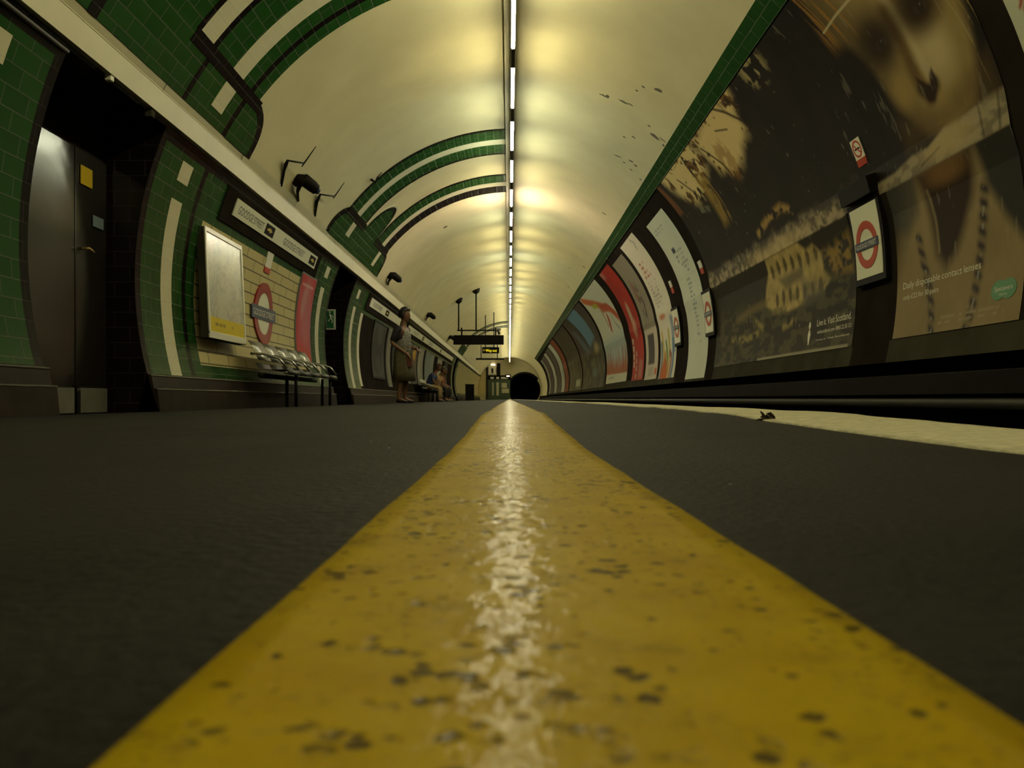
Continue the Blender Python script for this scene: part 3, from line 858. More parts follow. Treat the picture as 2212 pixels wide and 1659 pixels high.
# big roundel
def roundel(name, side, y, a, ro, ri, bl, bh, rf, rb, label, red, text_h, white=True, parent=None, blue='enamel_blue', keepfn=None):
    if parent is None:
        e = empty(name, tube(side, y, unarc(a), rb), label, 'sign')
    else: e = parent
    k = lambda o: wrapkeep(e, o)
    if white: k(slab('white_disc', side, circle(y, a, (ro + ri) / 2), rf + 0.004, rb, M['enamel_white']))
    k(ring_slab('ring', side, y, a, ro, ri, rf, rb, M[red]))
    bar_ = k(slab('bar', side, [(y - bl / 2, a - bh / 2), (y + bl / 2, a - bh / 2), (y + bl / 2, a + bh / 2), (y - bl / 2, a + bh / 2)], rf - 0.004, rf + 0.004, M[blue]))
    tw = bl * 0.88
    text_tube('lettering', 'GOODGE STREET', side, y - tw / 2 if side < 0 else y + tw / 2, a - text_h / 2, text_h, tw, rf - 0.0065, M['letter_white'], bar_)
    return e
roundel('station_roundel', -1, 10.76, arc(1.2), 0.405, 0.27, 1.03, 0.17, R - 0.022, R - 0.004, 'large red ring station sign with dark blue GOODGE STREET bar above the bench', 'enamel_dkred', 0.085)

# red poster
def framed(name, y0, y1, p0, p1, fn, label, frame='grey_frame', nu=50, nv=100, fw=0.03, cat='poster', m='print_flat'):
    e = empty(name, tube(-1, (y0 + y1) / 2, p0, R), label, cat)
    k = lambda o: wrapkeep(e, o)
    dp_ = math.degrees(fw / R)
    k(slab('frame', -1, rect(y0 - fw, y1 + fw, p0 - dp_, p1 + dp_), R - 0.020, R + 0.001, M[frame]))
    k(art('sheet', -1, y0, y1, p0, p1, nu, nv, fn, 0.023, m=m))
    return e
nzr = VN(33)
def f_red(A, B):
    C = np.ones(A.shape + (3,)) * np.array([0.42, 0.045, 0.05])
    C = lay(C, blob(A, B, .52, .75, .33, .55, 8) * .55, (0.42, 0.18, 0.20))
    C = lay(C, blob(A, B, .35, .95, .14, .3, -20) * .5, (0.45, 0.26, 0.24))
    C = lay(C, sstep(0.5, 0.7, fbm(nzr, A * 5, B * 4)) * .4, (0.36, 0.10, 0.14))
    C = lay(C, 1 - sstep(0.18, 0.28, B + .08 * A), (0.40, 0.05, 0.03))
    C = lay(C, box_m(A, B, .1, .75, 1.16, 1.2, .01) * .6, (0.6, 0.4, 0.35))
    return C
framed('framed_poster', 12.38, 13.24, -8.2, 15.2, f_red, 'tall red and pink poster in a grey frame right of the red ring sign')

def notice(side, y0, y1, p0, p1, label, ring=True, split=0.27):
    e = empty('no_smoking_notice', tube(side, (y0 + y1) / 2, (p0 + p1) / 2, R), label, 'notice')
    k = lambda o: wrapkeep(e, o)
    br = (lambda p: board_r(y0, p)) if side > 0 else (lambda p: R)
    rr = min(br(p0), br(p1), br((p0 + p1) / 2)) - 0.012
    pm = p0 + (p1 - p0) * split
    k(slab('panel', side, rect(y0, y1, pm, p1), rr, R, M['paper_white'])); k(slab('red_strip', side, rect(y0, y1, p0, pm), rr, R, M['enamel_red']))
    if ring:
        c = ((y0 + y1) / 2, (arc(pm) + arc(p1)) / 2); ro = (y1 - y0) * 0.44
        k(ring_slab('ring', side, c[0], c[1], ro, ro * 0.78, rr - 0.002, rr + .001, M['enamel_red'], n=28))
        d = ro * 0.62
        k(slab('slash', side, [(c[0] - d, c[1] - d * .8), (c[0] - d * .8, c[1] - d), (c[0] + d, c[1] + d * .8), (c[0] + d * .8, c[1] + d)], rr - 0.002, rr + .001, M['enamel_red']))
        k(slab('cigarette', side, [(c[0] - d, c[1] - .008), (c[0] + d, c[1] - .008), (c[0] + d, c[1] + .008), (c[0] - d, c[1] + .008)], rr - 0.0015, rr + .001, M['enamel_black']))
    return e
notice(-1, 10.62, 10.86, 10.6, 15.4, 'small white and red notice on the cream tiles above the large red ring sign', ring=False)

# perforated steel bench
def bench(label, y0, n, back0, back1, x_back=-2.97, zs=0.365, pitch=0.56):
    gz = floor_z(-2.7, y0 + 1)
    e = empty('platform_bench', (-2.72, y0 + n * pitch / 2, gz), label, 'bench')
    def loc(x, y, z): return (x + 2.72, y - (y0 + n * pitch / 2), z - gz)
    L = n * pitch
    for i in range(n):
        yc = y0 + (i + .5) * pitch
        vs = []
        P_ = [(-2.90, zs + .085), (-2.86, zs + .02), (-2.75, zs), (-2.62, zs + .004), (-2.54, zs + .004), (-2.515, zs - .02), (-2.52, zs - .05)]
        w = pitch / 2 - .02
        for x, z in P_:
            vs += [loc(x, yc - w, z), loc(x, yc + w, z)]
        fs = [(2 * k, 2 * k + 1, 2 * k + 3, 2 * k + 2) for k in range(len(P_) - 1)]
        o = mesh_obj('seat_pan', vs, fs, M['seat_shaded'], e, smooth=True)
        sm = o.modifiers.new('thickness', 'SOLIDIFY'); sm.thickness = 0.006
        if back0 <= i < back1:
            P_ = [(-2.865, zs + .125), (-2.885, zs + .17), (-2.935, zs + .27), (-2.985, zs + .345)]
            vs = []
            for x, z in P_: vs += [loc(x, yc - w, z), loc(x, yc + w, z)]
            o = mesh_obj('back_panel', vs, [(2 * k, 2 * k + 1, 2 * k + 3, 2 * k + 2) for k in range(3)], M['bench_steel'], e, smooth=True)
            sm = o.modifiers.new('thickness', 'SOLIDIFY'); sm.thickness = 0.006
    for i in range(n + 1):
        yy = y0 + i * pitch
        rod('armrest', [loc(-2.95, yy, zs + .19), loc(-2.80, yy, zs + .185), loc(-2.62, yy, zs + .13), loc(-2.535, yy, zs + .02)], 0.014, M['steel'], e, 8)
    rod('front_rail', [loc(-2.545, y0 - .02, zs - .03), loc(-2.545, y0 + L + .02, zs - .03)], 0.018, M['grey_frame'], e)
    rod('rear_beam', [loc(-2.84, y0, zs - .06), loc(-2.84, y0 + L, zs - .06)], 0.03, M['black_metal'], e)
    for t in ((0.2, 0.9) if n < 8 else (0.06, 0.36, 0.64, 0.94)):
        for x in (-2.57, -2.68):
            yy = y0 + t * L
            rod('leg', [loc(x, yy, floor_z(x, yy)), loc(x, yy, zs - .045)], 0.021, M['black_metal'], e)
    return e
def bench_mat():
    m = mat('perforated_steel', (0.42, 0.42, 0.37), 0.3, metal=0.75)
    nt = m.node_tree; b = nt.nodes['Principled BSDF']
    tc = nt.nodes.new('ShaderNodeTexCoord'); v = nt.nodes.new('ShaderNodeTexVoronoi'); v.inputs['Scale'].default_value = 60; v.inputs['Randomness'].default_value = 0
    mr = nt.nodes.new('ShaderNodeMapRange'); mr.inputs['From Min'].default_value = .3; mr.inputs['From Max'].default_value = .36; mr.inputs['To Min'].default_value = .12; mr.inputs['To Max'].default_value = 1
    mx = nt.nodes.new('ShaderNodeMix'); mx.data_type = 'RGBA'; mx.blend_type = 'MULTIPLY'; mx.inputs[0].default_value = 1; mx.inputs[6].default_value = (0.22, 0.22, 0.185, 1)
    nt.links.new(tc.outputs['Object'], v.inputs['Vector']); nt.links.new(v.outputs['Distance'], mr.inputs['Value']); nt.links.new(mr.outputs['Result'], mx.inputs[7]); nt.links.new(mx.outputs[2], b.inputs['Base Color'])
    return m
M['bench_steel'] = bench_mat(); M['seat_shaded'] = mat('shaded_perforated_seat', (0.03, 0.028, 0.022), 0.5, spec=0.3)  # seat pans get a darker colour for the shade on their undersides
bench('grey perforated steel bench under the red ring sign', 9.45, 5, 0, 5, pitch=0.54)
bench('steel bench further along, under the three seated people', 27.3, 10, 0, 10)

# exit sign in the second passage
ex = empty('exit_sign', (-3.44, 16.0, 1.50), 'green exit sign with white border in the second passage', 'sign')
box('border', (0, -0.012, 0.07), (0.18, 0.02, 0.39), M['paper_white'], ex); xp = box('panel', (-0.01, -0.026, 0.07), (0.135, 0.01, 0.33), M['exit_green'], ex)
bm = bmesh.new()
add_rod(bm, [(-.02, -.033, .17), (-.0, -.033, .10)], .014, 6); add_rod(bm, [(-.0, -.033, .10), (.03, -.033, .05), (.02, -.033, .0)], .011, 6)
add_rod(bm, [(-.0, -.033, .10), (-.03, -.033, .05), (-.055, -.033, .03)], .011, 6); add_rod(bm, [(-.01, -.033, .15), (.03, -.033, .13), (.04, -.033, .10)], .009, 6)
bmesh.ops.create_uvsphere(bm, u_segments=10, v_segments=6, radius=.018, matrix=Matrix.Translation((-.02, -.033, .205)))
bm_obj('running_figure', bm, M['letter_white'], xp)
# posters further along the platform wall
def flatcol(c, c2=None, k=3, seed=5):
    nz = VN(seed)
    def f(A, B):
        C = np.ones(A.shape + (3,)) * np.array(c)
        if c2 is not None: C = lay(C, sstep(.4, .65, fbm(nz, A * k, B * k)), c2)
        return C
    return f
def f_col(A, B):
    C = np.ones(A.shape + (3,)) * np.array((0.10, 0.08, 0.07))
    C = lay(C, blob(A, B, .55, .95, .4, .25), (0.45, 0.25, 0.02)); C = lay(C, blob(A, B, .5, .6, .3, .2), (0.32, 0.03, 0.02))
    return C
L_POST = [
 (19.2, 21.0, -9, 13.5, flatcol((.03, .03, .028), (.06, .06, .055)), 'dark grey poster under the second name frieze', 'black_metal'),
 (21.5, 22.1, -12, 13.5, flatcol((.17, .165, .13)), 'narrow pale grey panel between the dark posters left of the standing woman', 'grey_frame'),
 (22.5, 23.3, -9, 13.5, flatcol((.02, .022, .02)), 'narrow black glazed panel just left of the standing woman', 'black_metal'),
 (23.7, 24.3, 0, 13.5, flatcol((.36, .40, .05), (.15, .2, .1), 4), 'slim yellow-green panel painted as a reflection beside the standing woman', 'grey_frame'),  # bright reflection on a glossy frame, made as a coloured panel
 (24.7, 26.6, -9, 12.5, flatcol((.13, .16, .155), (.2, .2, .17), 2, 8), 'grey-green poster behind the standing woman', 'grey_frame'),
 (27.0, 28.3, -9, 12.5, f_col, 'yellow and red poster right of the standing woman', 'grey_frame'),
 (28.8, 30.4, -9, 13, flatcol((.27, .26, .21), (.2, .2, .17), 2, 9), 'pale grey poster above the person in blue', 'grey_frame'),
 (31.2, 34.5, -9, 13, flatcol((.16, .19, .18), (.27, .25, .2), 1.5, 10), 'blue-grey poster above the person in orange', 'grey_frame'),
 (36.3, 38.5, -9, 13, flatcol((.26, .25, .19)), 'pale poster beyond the seated people', 'grey_frame'),
 (40.0, 42.0, -12, 13, flatcol((.012, .012, .012)), 'black panel on the left wall before the third passage', 'black_metal'),
]
for a, b, p0, p1, f, lab, fr in L_POST:
    framed('wall_poster', a, b, p0, p1, f, lab, fr, 24, 40, 0.05, m='print')
M['grey_frame'].node_tree.nodes['Principled BSDF'].inputs['Base Color'].default_value = (0.15, 0.15, 0.13, 1)
cab = empty('equipment_cabinet', (-2.52, 53.0, floor_z(-2.5, 53)), 'dark waist-high cabinet standing by the far left wall', 'cabinet')
box('body', (0, 0, 0.50), (0.55, 0.6, 1.0), M['black_metal'], cab, 0.02); box('lid', (0, 0, 1.02), (0.59, 0.64, 0.04), M['hoarding'], cab, 0.01)

# brackets and cameras over the trough (drawn in the plane across the tunnel)
def bracket(label, P):
    e = empty('angled_bracket', P[0], label, 'bracket')
    q = [tuple(a - b for a, b in zip(p, P[0])) for p in P]
    rod('post', q[:4], [0.014, 0.016, 0.024, 0.017], M['black_metal'], e)
    rod('arm', [q[3], q[4]], 0.011, M['black_metal'], e)
    rod('rod', [q[5], q[4], q[6]], [0.006, 0.010, 0.005], M['black_metal'], e)
bracket('first bent black rod bracket, left of the nearest camera above the trough', [(-2.791, 10.154, 2.647), (-2.699, 9.941, 2.78), (-2.656, 9.85, 2.819), (-2.618, 9.796, 2.855), (-2.488, 10.054, 2.896), (-2.515, 10.049, 2.853), (-2.347, 10.06, 3.102)])
bracket('second bent black rod bracket, right of the nearest camera above the trough', [(-2.784, 11.886, 2.661), (-2.735, 11.73, 2.725), (-2.694, 11.591, 2.787), (-2.617, 11.473, 2.868), (-2.49, 11.821, 2.926), (-2.509, 11.804, 2.894), (-2.35, 11.814, 3.124)])
def cctv(label, dy):
    P = [(-2.787, 10.949, 2.655), (-2.728, 10.678, 2.702), (-2.653, 10.5, 2.757), (-2.543, 10.416, 2.857), (-2.565, 10.712, 2.801), (-2.522, 10.824, 2.78)]
    e = empty('security_camera', (P[0][0], P[0][1] + dy, P[0][2]), label, 'camera')
    q = [tuple(a - b for a, b in zip(p, P[0])) for p in P]
    rod('bracket', q[:4], [.016, .02, .035, .012], M['black_metal'], e, 10)
    bm = bmesh.new()
    add_rod(bm, [(.06, -.46, .10), (.13, -.48, .155), (.20, -.44, .15), (.27, -.36, .10), (.31, -.32, .065), (.325, -.31, .055)], [.045, .072, .085, .08, .07, .045], 14)
    hs0 = bm_obj('housing', bm, M['black_metal'], e, True)
    bm = bmesh.new(); add_rod(bm, [(.318, -.32, .058), (.336, -.30, .046)], [.045, .042], 14)
    bm_obj('lens', bm, M['enamel_blue'], hs0)
cctv('nearest black security camera above the trough, between two bent brackets', 0.0)
cctv('second black security camera along the trough, beyond the green tile block', 8.1)
cctv('third black security camera along the trough, right of the standing woman', 16.7)
cctv('farthest black security camera, left of the hanging indicator', 26.5)
hk = empty('ceiling_hook', tube(-1, 12.92, 47.5, R), 'small dark hook on the vault by the green arch', 'hook')
rod('stem', [(0, 0, 0), (0.07, 0, -0.05), (0.10, 0, 0.03), (0.17, 0, 0.11)], [.022, .022, .012, .006], M['black_metal'], hk)

# ================================================================== HANGING SIGNS
def hang(name, label, y, x0, x1, z0, z1, cat='sign'):
    return empty(name, ((x0 + x1) / 2, y, z0), label, cat)
hs = hang('hanging_indicator', 'long dark train indicator hanging from the vault on two poles', 30.5, -2.05, -0.2, 2.04, 2.38)
X0 = -1.125
box('box', (0, 0, 0.17), (1.85, 0.22, 0.34), M['enamel_black'], hs, 0.01)
box('crossbar', (-.04, 0, 0.52), (1.50, 0.06, 0.05), M['black_metal'], hs)
for px_ in (-1.86, -1.22):
    top = HC + math.sqrt(R * R - (px_ - CX) ** 2) - 2.04
    rod('pole', [(px_ - X0, 0, 0.5), (px_ - X0, 0, top - .14)], 0.026, M['black_metal'], hs)
    rod('ceiling_boss', [(px_ - X0, 0, top - .16), (px_ - X0, 0, top - .10), (px_ - X0 - .02, 0, top + .03)], [.04, .12, .17], M['black_metal'], hs, 12)
for px_ in (-1.75, -0.5):
    rod('hanger', [(px_ - X0, 0, 0.33), (px_ - X0, 0, 0.62)], 0.03, M['black_metal'], hs)
rod('speaker', [(.75, 0, 0.36), (.75, 0, .44), (.70, -.05, .52), (.80, -.07, .58)], [.04, .05, .07, .05], M['grey_frame'], hs)
wo = hang('way_out_sign', 'lit yellow Way out sign hanging beyond the dark indicator', 40.0, -1.3, -0.49, 2.23, 2.55)
box('box', (0, 0, 0.16), (0.82, 0.14, 0.30), M['enamel_black'], wo, 0.01)
text_map('lettering', 'Way out', lambda x, z: (-0.24 + x, -0.074, 0.085 + z), 0.13, 0.54, M['led_yellow'], wo)
bm = bmesh.new(); bmesh.ops.create_circle(bm, cap_ends=True, segments=16, radius=.05, matrix=Matrix.Translation((-.32, -.074, .16)) @ Matrix.Rotation(rad(90), 4, 'X'))
bm_obj('symbol', bm, M['letter_yellow'], wo)
for px_ in (-.74, -1.15):
    top = HC + math.sqrt(R * R - (px_ - CX) ** 2) - 2.23
    rod('pole', [(px_ + .895, 0, 0.3), (px_ + .895, 0, top)], 0.022, M['black_metal'], wo)
fs_ = hang('far_hanging_bar', 'thin dark sign bar hanging near the far end wall', 56.0, -2.2, -0.4, 2.68, 2.80)
box('bar', (0, 0, .06), (1.9, .1, .12), M['black_metal'], fs_)
for px_ in (-.8, -1.9):
    top = HC + math.sqrt(R * R - (px_ - CX) ** 2) - 2.68
    rod('pole', [(px_ + 1.3, 0, 0.1), (px_ + 1.3, 0, top)], 0.03, M['black_metal'], fs_)

# ================================================================== TRACK SIDE POSTERS
def billboard(name, label, y_far, y_near, p0, p1, nu, nv, fn, base=0.006, tone=0.85):
    e = empty(name, tube(1, (y_far + y_near) / 2, p0, R), label, 'poster')
    wrapkeep(e, art('printed_sheet', 1, y_far, y_near, p0, p1, nu, nv, fn, base, tone=tone))
    return e
nA, nB, nC_, nD = VN(1), VN(2), VN(5), VN(9)

# portrait advert: pale face over dark, long hair strands
def f_face(A, B):
    C = np.ones(A.shape + (3,)) * np.array([0.014, 0.010, 0.0085])
    C = C * (0.7 + 0.6 * fbm(nA, A * 6, B * 6))[..., None]
    face = [(0.20, 3.2), (0.17, 2.80), (0.16, 2.56), (0.33, 2.42), (0.42, 2.26), (0.45, 2.08), (0.47, 1.94), (0.57, 1.77), (0.66, 1.62), (0.80, 1.50), (1.15, 1.42), (1.42, 1.49), (1.53, 1.65), (1.60, 1.86), (1.66, 2.12), (1.70, 2.5), (1.70, 3.2)]
    sk = poly(A, B, face, 0.07)
    skin = (np.array([0.33, 0.235, 0.09]) * (.35 + .65 * sstep(.25, 1.15, A + (B - 2) * .15))[..., None]) * (0.75 + 0.5 * fbm(nB, A * 3, B * 3))[..., None]
    C = C + (skin - C) * sk[..., None]
    C = lay(C, blob(A, B, 1.22, 1.98, .20, .24, 10, .8) * .9, (0.56, 0.44, 0.24))
    C = lay(C, blob(A, B, .66, 1.88, .16, .16, 0, .9) * .6, (0.42, 0.28, 0.09))
    C = lay(C, stroke(A, B, [(1.00, 2.75), (1.02, 2.30), (1.03, 1.95), (1.06, 1.86)], .05, .9) * .7, (0.58, 0.46, 0.26))
    C = lay(C, stroke(A, B, [(.93, 2.42), (.92, 2.2), (.90, 2.0), (.90, 1.84)], .065, .9) * .8, (0.10, 0.055, 0.015))
    C = lay(C, stroke(A, B, [(.91, 1.80), (.96, 1.72), (1.07, 1.78)], .055, .8) * .95, (0.035, 0.018, 0.008))
    C = lay(C, poly(A, B, [(.885, 1.90), (.925, 1.70), (1.00, 1.665), (1.07, 1.74), (1.11, 1.80), (1.10, 1.89), (1.05, 1.86), (1.02, 1.79), (.95, 1.84)], .022), (0.028, 0.014, 0.007))
    for ca, cb, ra, rb in ((.68, 2.29, .25, .20), (1.27, 2.29, .24, .19)):
        C = lay(C, blob(A, B, ca, cb, ra, rb, 5, .8), (0.026, 0.013, 0.008))
        C = lay(C, blob(A, B, ca + .02, cb - .02, .085, .04, 0, .5) * .5, (0.13, 0.11, 0.08))
        C = lay(C, blob(A, B, ca + .02, cb - .02, .045, .045, 0, .4) * .9, (0.015, 0.010, 0.008))
        C = lay(C, blob(A, B, ca + .035, cb, .010, .010, 0, .5) * .7, (0.45, 0.45, 0.38))
        C = lay(C, blob(A, B, ca - .05, cb + .06, ra * 1.25, rb * 1.2, 5, .9) * .75, (0.035, 0.02, 0.010))
    C = lay(C, poly(A, B, [(.45, 1.7), (1.1, 1.62), (1.7, 1.75), (1.7, 1.45), (.45, 1.45)], .1) * .55, (0.10, 0.06, 0.02))
    # hair falling over the forehead and behind
    hz = fbm(nC_, A * 26 + B * 4, B * 1.2)
    C = lay(C, sstep(.52, .66, hz) * sstep(.02, .14, A) * (1 - sstep(.45, .7, A)) * sstep(2.4, 2.65, B) * .8, (0.34, 0.17, 0.035))
    C = lay(C, sstep(.5, .62, hz) * sstep(1.45, 1.62, A) * sstep(1.5, 1.8, B) * (1 - sstep(1.76, 1.84, A)) * .7, (0.42, 0.30, 0.12))
    C = lay(C, stroke(A, B, [(.14, 2.67), (.42, 2.69), (.75, 2.69)], .010, .5) * .8, (0.55, 0.46, 0.28))
    # lamp sheen along the fold, painted into the print as a paler strip
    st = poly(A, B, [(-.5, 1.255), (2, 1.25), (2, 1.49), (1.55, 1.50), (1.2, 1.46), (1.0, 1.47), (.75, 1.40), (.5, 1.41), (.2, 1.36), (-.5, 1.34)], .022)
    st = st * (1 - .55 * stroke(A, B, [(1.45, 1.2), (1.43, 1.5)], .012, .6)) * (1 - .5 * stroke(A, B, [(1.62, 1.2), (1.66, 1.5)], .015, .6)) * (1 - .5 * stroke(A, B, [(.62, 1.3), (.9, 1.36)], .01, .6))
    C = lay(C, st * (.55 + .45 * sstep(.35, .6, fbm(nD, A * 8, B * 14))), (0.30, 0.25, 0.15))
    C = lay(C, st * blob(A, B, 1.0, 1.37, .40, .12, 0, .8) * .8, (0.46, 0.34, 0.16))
    # lower half: neck, shoulders, strands
    lo = 1 - sstep(1.24, 1.26, B)
    body = np.array([0.27, 0.20, 0.10]) * (.8 + .4 * fbm(nA, A * 3, B * 3))[..., None]
    C = C + (body - C) * (lo * sstep(-.1, .35, A * .9 + (1.1 - B) * .55 - .1))[..., None]
    C = lay(C, lo * poly(A, B, [(.5, 1.26), (.56, .98), (.64, .60), (.77, .48), (.92, .56), (1.05, .75), (1.18, .94), (1.28, 1.26)], .08), (0.030, 0.016, 0.010))
    C = lay(C, lo * blob(A, B, .9, 1.18, .30, .10, 0, .8) * .8, (0.24, 0.13, 0.04))
    C = lay(C, lo * poly(A, B, [(-.1, 1.3), (.5, 1.3), (.42, .98), (.22, .84), (-.1, .92)], .08) * .8, (0.055, 0.055, 0.045))
    C = lay(C, lo * poly(A, B, [(1.30, 1.3), (2, 1.3), (2, .55), (1.72, .52), (1.52, .72), (1.36, .95)], .06), (0.028, 0.026, 0.022))
    for st_, w in (([(.38, .78), (.43, .6), (.50, .44), (.56, .30), (.60, .16), (.64, -.05)], .045), ([(1.32, .95), (1.27, .75), (1.23, .51), (1.20, .34), (1.17, .17), (1.11, -.05)], .05)):
        wv = w * (.75 + .5 * np.sin(B * 34))
        d = stroke(A, B, st_, w, .7)
        C = lay(C, lo * d * (.65 + .35 * np.sin(B * 60 + A * 30)), (0.035, 0.028, 0.028))
        C = lay(C, lo * stroke(A, B, st_, w * .25, .6) * sstep(.55, .7, nB(A * 30, B * 26)) * .7, (0.30, 0.30, 0.27))
    C = lay(C, lo * stroke(A, B, [(.60, 1.1), (.66, .85), (.68, .62)], .018, .8) * .6, (0.30, 0.24, 0.13))
    C = textlines(C, A, B, .70, 1.66, .05, .13, 2, (0.36, 0.30, 0.19), 3, .7)
    C = lay(C, sstep(.72, .78, fbm(nD, A * 22, B * 5, 3)) * .25, (0.3, 0.27, 0.2))
    return C
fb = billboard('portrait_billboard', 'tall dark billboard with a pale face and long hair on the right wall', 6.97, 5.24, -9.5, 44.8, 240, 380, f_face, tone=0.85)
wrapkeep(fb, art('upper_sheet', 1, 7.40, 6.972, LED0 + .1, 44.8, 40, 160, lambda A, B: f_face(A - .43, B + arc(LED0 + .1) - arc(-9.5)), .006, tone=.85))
wrapkeep(fb, text_tube('lettering', 'Daily disposable contact lenses', 1, 6.86, arc(-9.5) + .405, .055, 1.13, R - 0.008, M['letter_pale']))
wrapkeep(fb, text_tube('lettering', 'only £22 for 30 pairs', 1, 6.85, arc(-9.5) + .315, .042, .56, R - 0.008, M['letter_pale']))
lg = [(5.445 + .072 + .115 * math.cos(t) * (1 if True else 1), arc(-9.5) + .225 + .066 * math.sin(t)) for t in []]
def lobes(cy, ca, a, b, off, n=22):
    pts = []
    for i in range(n + 1):
        t = rad(-150 + 300 * i / n); pts.append((cy - off + 0 + a * math.cos(rad(180) + t), ca + b * math.sin(rad(180) + t)))
    for i in range(n + 1):
        t = rad(-150 + 300 * i / n); pts.append((cy + off + a * math.cos(t), ca + b * math.sin(t)))
    return pts
lgo = wrapkeep(fb, slab('logo', 1, lobes(5.445, arc(-9.5) + .222, .085, .068, .055), R - 0.0085, R - .004, M['logo_green']))
text_tube('logo_lettering', 'Specsavers', 1, 5.545, arc(-9.5) + .215, .032, .20, R - 0.010, M['letter_white'], lgo)
text_tube('logo_lettering', 'Opticians', 1, 5.49, arc(-9.5) + .183, .016, .09, R - 0.010, M['letter_white'], lgo)

# landscape advert: ruined abbey under dark trees
def f_land(A, B):
    C = np.ones(A.shape + (3,)) * np.array([0.013, 0.009, 0.0065])
    C = C * (.6 + .8 * fbm(nA, A * 4, B * 4))[..., None]
    leaf = fbm(nB, A * 9, B * 9, 5)
    A0, B0 = A, B
    A = A0 + .55 * (fbm(nC_, A0 * 2.2 + 3, B0 * 2.2, 4) - .5); B = B0 + .35 * (fbm(nD, A0 * 2.2, B0 * 2.2 + 7, 4) - .5)
    # evening sky glimpsed through the trees
    sky = poly(A, B, [(3.05, 3.16), (3.6, 3.16), (3.86, 2.80), (3.86, 2.60), (3.52, 2.50), (3.10, 2.30), (2.86, 2.30), (2.55, 2.58), (2.35, 2.85), (2.45, 3.1)], .16)
    sky = np.maximum(sky, poly(A, B, [(.4, 3.2), (2.4, 3.2), (2.3, 2.8), (1.7, 2.45), (1.1, 2.45), (.45, 2.9)], .18))
    sky = np.maximum(sky, poly(A, B, [(3.7, 3.2), (4.25, 3.2), (4.1, 2.85), (3.8, 2.7)], .12))
    A, B = A0, B0
    open_ = sstep(.40, .50, leaf + .34 * blob(A, B, 3.25, 2.72, .62, .36) + .20 * blob(A, B, 1.2, 2.85, .5, .22))
    sk = np.array([0.60, 0.46, 0.21]) + 0 * C
    C = C + (sk - C) * (sky * open_)[..., None]
    C = lay(C, sky * (1 - open_) * sstep(.34, .5, fbm(nC_, A * 5, B * 5)) * .8, (0.20, 0.095, 0.016))
    C = lay(C, sky * (1 - open_) * sstep(.5, .58, fbm(nD, A * 11, B * 11)) * .8, (0.03, 0.018, 0.007))
    C = lay(C, poly(A, B, [(1.55, 2.75), (2.0, 2.65), (2.1, 2.0), (1.65, 1.95)], .12) * sstep(.4, .6, fbm(nC_, A * 14, B * 2)) * .8, (0.30, 0.19, 0.04))
    C = lay(C, blob(A, B, 2.9, 2.55, .35, .3) * sstep(.45, .6, fbm(nC_, A * 9, B * 7)) * .6, (0.22, 0.11, 0.02))
    C = lay(C, blob(A, B, 4.9, 2.98, .30, .20) * sstep(.50, .6, fbm(nC_, A * 14, B * 12)) * .85, (0.34, 0.28, 0.13))
    for pts, w in (([(3.55, 3.1), (3.75, 2.95), (3.97, 2.72), (4.1, 2.3)], .022), ([(2.85, 2.2), (2.75, 2.55), (2.5, 2.9)], .02), ([(2.85, 2.2), (3.0, 2.0)], .03), ([(1.9, 2.5), (2.0, 2.1)], .025), ([(1.0, 2.9), (1.3, 2.5), (1.35, 2.1)], .02), ([(3.2, 2.9), (3.5, 2.8)], .012)):
        C = lay(C, stroke(A, B, pts, w, .5) * .9, (0.025, 0.014, 0.008))
    C = lay(C, poly(A, B, [(-.1, 3.2), (.12, 3.2), (.28, 2.5), (-.1, 2.5)], .04) * .8, (0.16, 0.06, 0.02))
    # reflected lamps on the fold, painted over the print as a pale band
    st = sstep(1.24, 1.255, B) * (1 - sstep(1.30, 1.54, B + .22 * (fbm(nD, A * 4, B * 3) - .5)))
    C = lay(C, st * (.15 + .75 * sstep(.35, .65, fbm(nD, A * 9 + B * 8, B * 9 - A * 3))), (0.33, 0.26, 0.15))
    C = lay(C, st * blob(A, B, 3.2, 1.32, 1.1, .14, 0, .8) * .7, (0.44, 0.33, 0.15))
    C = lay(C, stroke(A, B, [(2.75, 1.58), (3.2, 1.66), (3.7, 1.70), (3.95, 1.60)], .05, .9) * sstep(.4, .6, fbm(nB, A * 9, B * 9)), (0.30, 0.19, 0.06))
    # ruined abbey
    lo = 1 - sstep(1.235, 1.25, B)
    C = lay(C, lo * .75, np.array([0.030, 0.025, 0.017]))
    ruin = poly(A, B, [(2.78, 1.25), (2.76, 1.08), (2.60, .91), (2.50, .70), (2.80, .56), (3.3, .53), (3.9, .56), (4.0, .64), (4.45, .63), (4.66, .73), (4.5, .84), (4.48, 1.02), (4.3, 1.15), (4.1, 1.12), (3.9, 1.25)], .04)
    stone = np.array([0.42, 0.31, 0.12]) * (.65 + .7 * fbm(nC_, A * 9, B * 9))[..., None]
    C = C + (stone - C) * (lo * ruin * .92)[..., None]
    for k in range(7):
        for row, (b0, hh) in enumerate(((1.06, .10), (.70, .10))):
            ca = 2.92 + k * .235 + row * .06
            C = lay(C, lo * ruin * blob(A, B, ca, b0 + .02 * math.sin(k), .062, hh, 4, .45) * .85, (0.05, 0.035, 0.015))
    C = lay(C, lo * poly(A, B, [(3.1, .94), (3.9, .98), (3.9, .86), (3.3, .80)], .05) * .8, (0.10, 0.085, 0.055))
    C = lay(C, lo * poly(A, B, [(3.8, .86), (4.5, .72), (4.5, .55), (3.9, .52)], .06) * .6, (0.12, 0.11, 0.085))
    C = lay(C, lo * poly(A, B, [(4.52, 1.02), (5.2, 1.10), (5.2, .72), (4.7, .76)], .08) * sstep(.42, .58, fbm(nB, A * 9, B * 11)), (0.24, 0.15, 0.035))
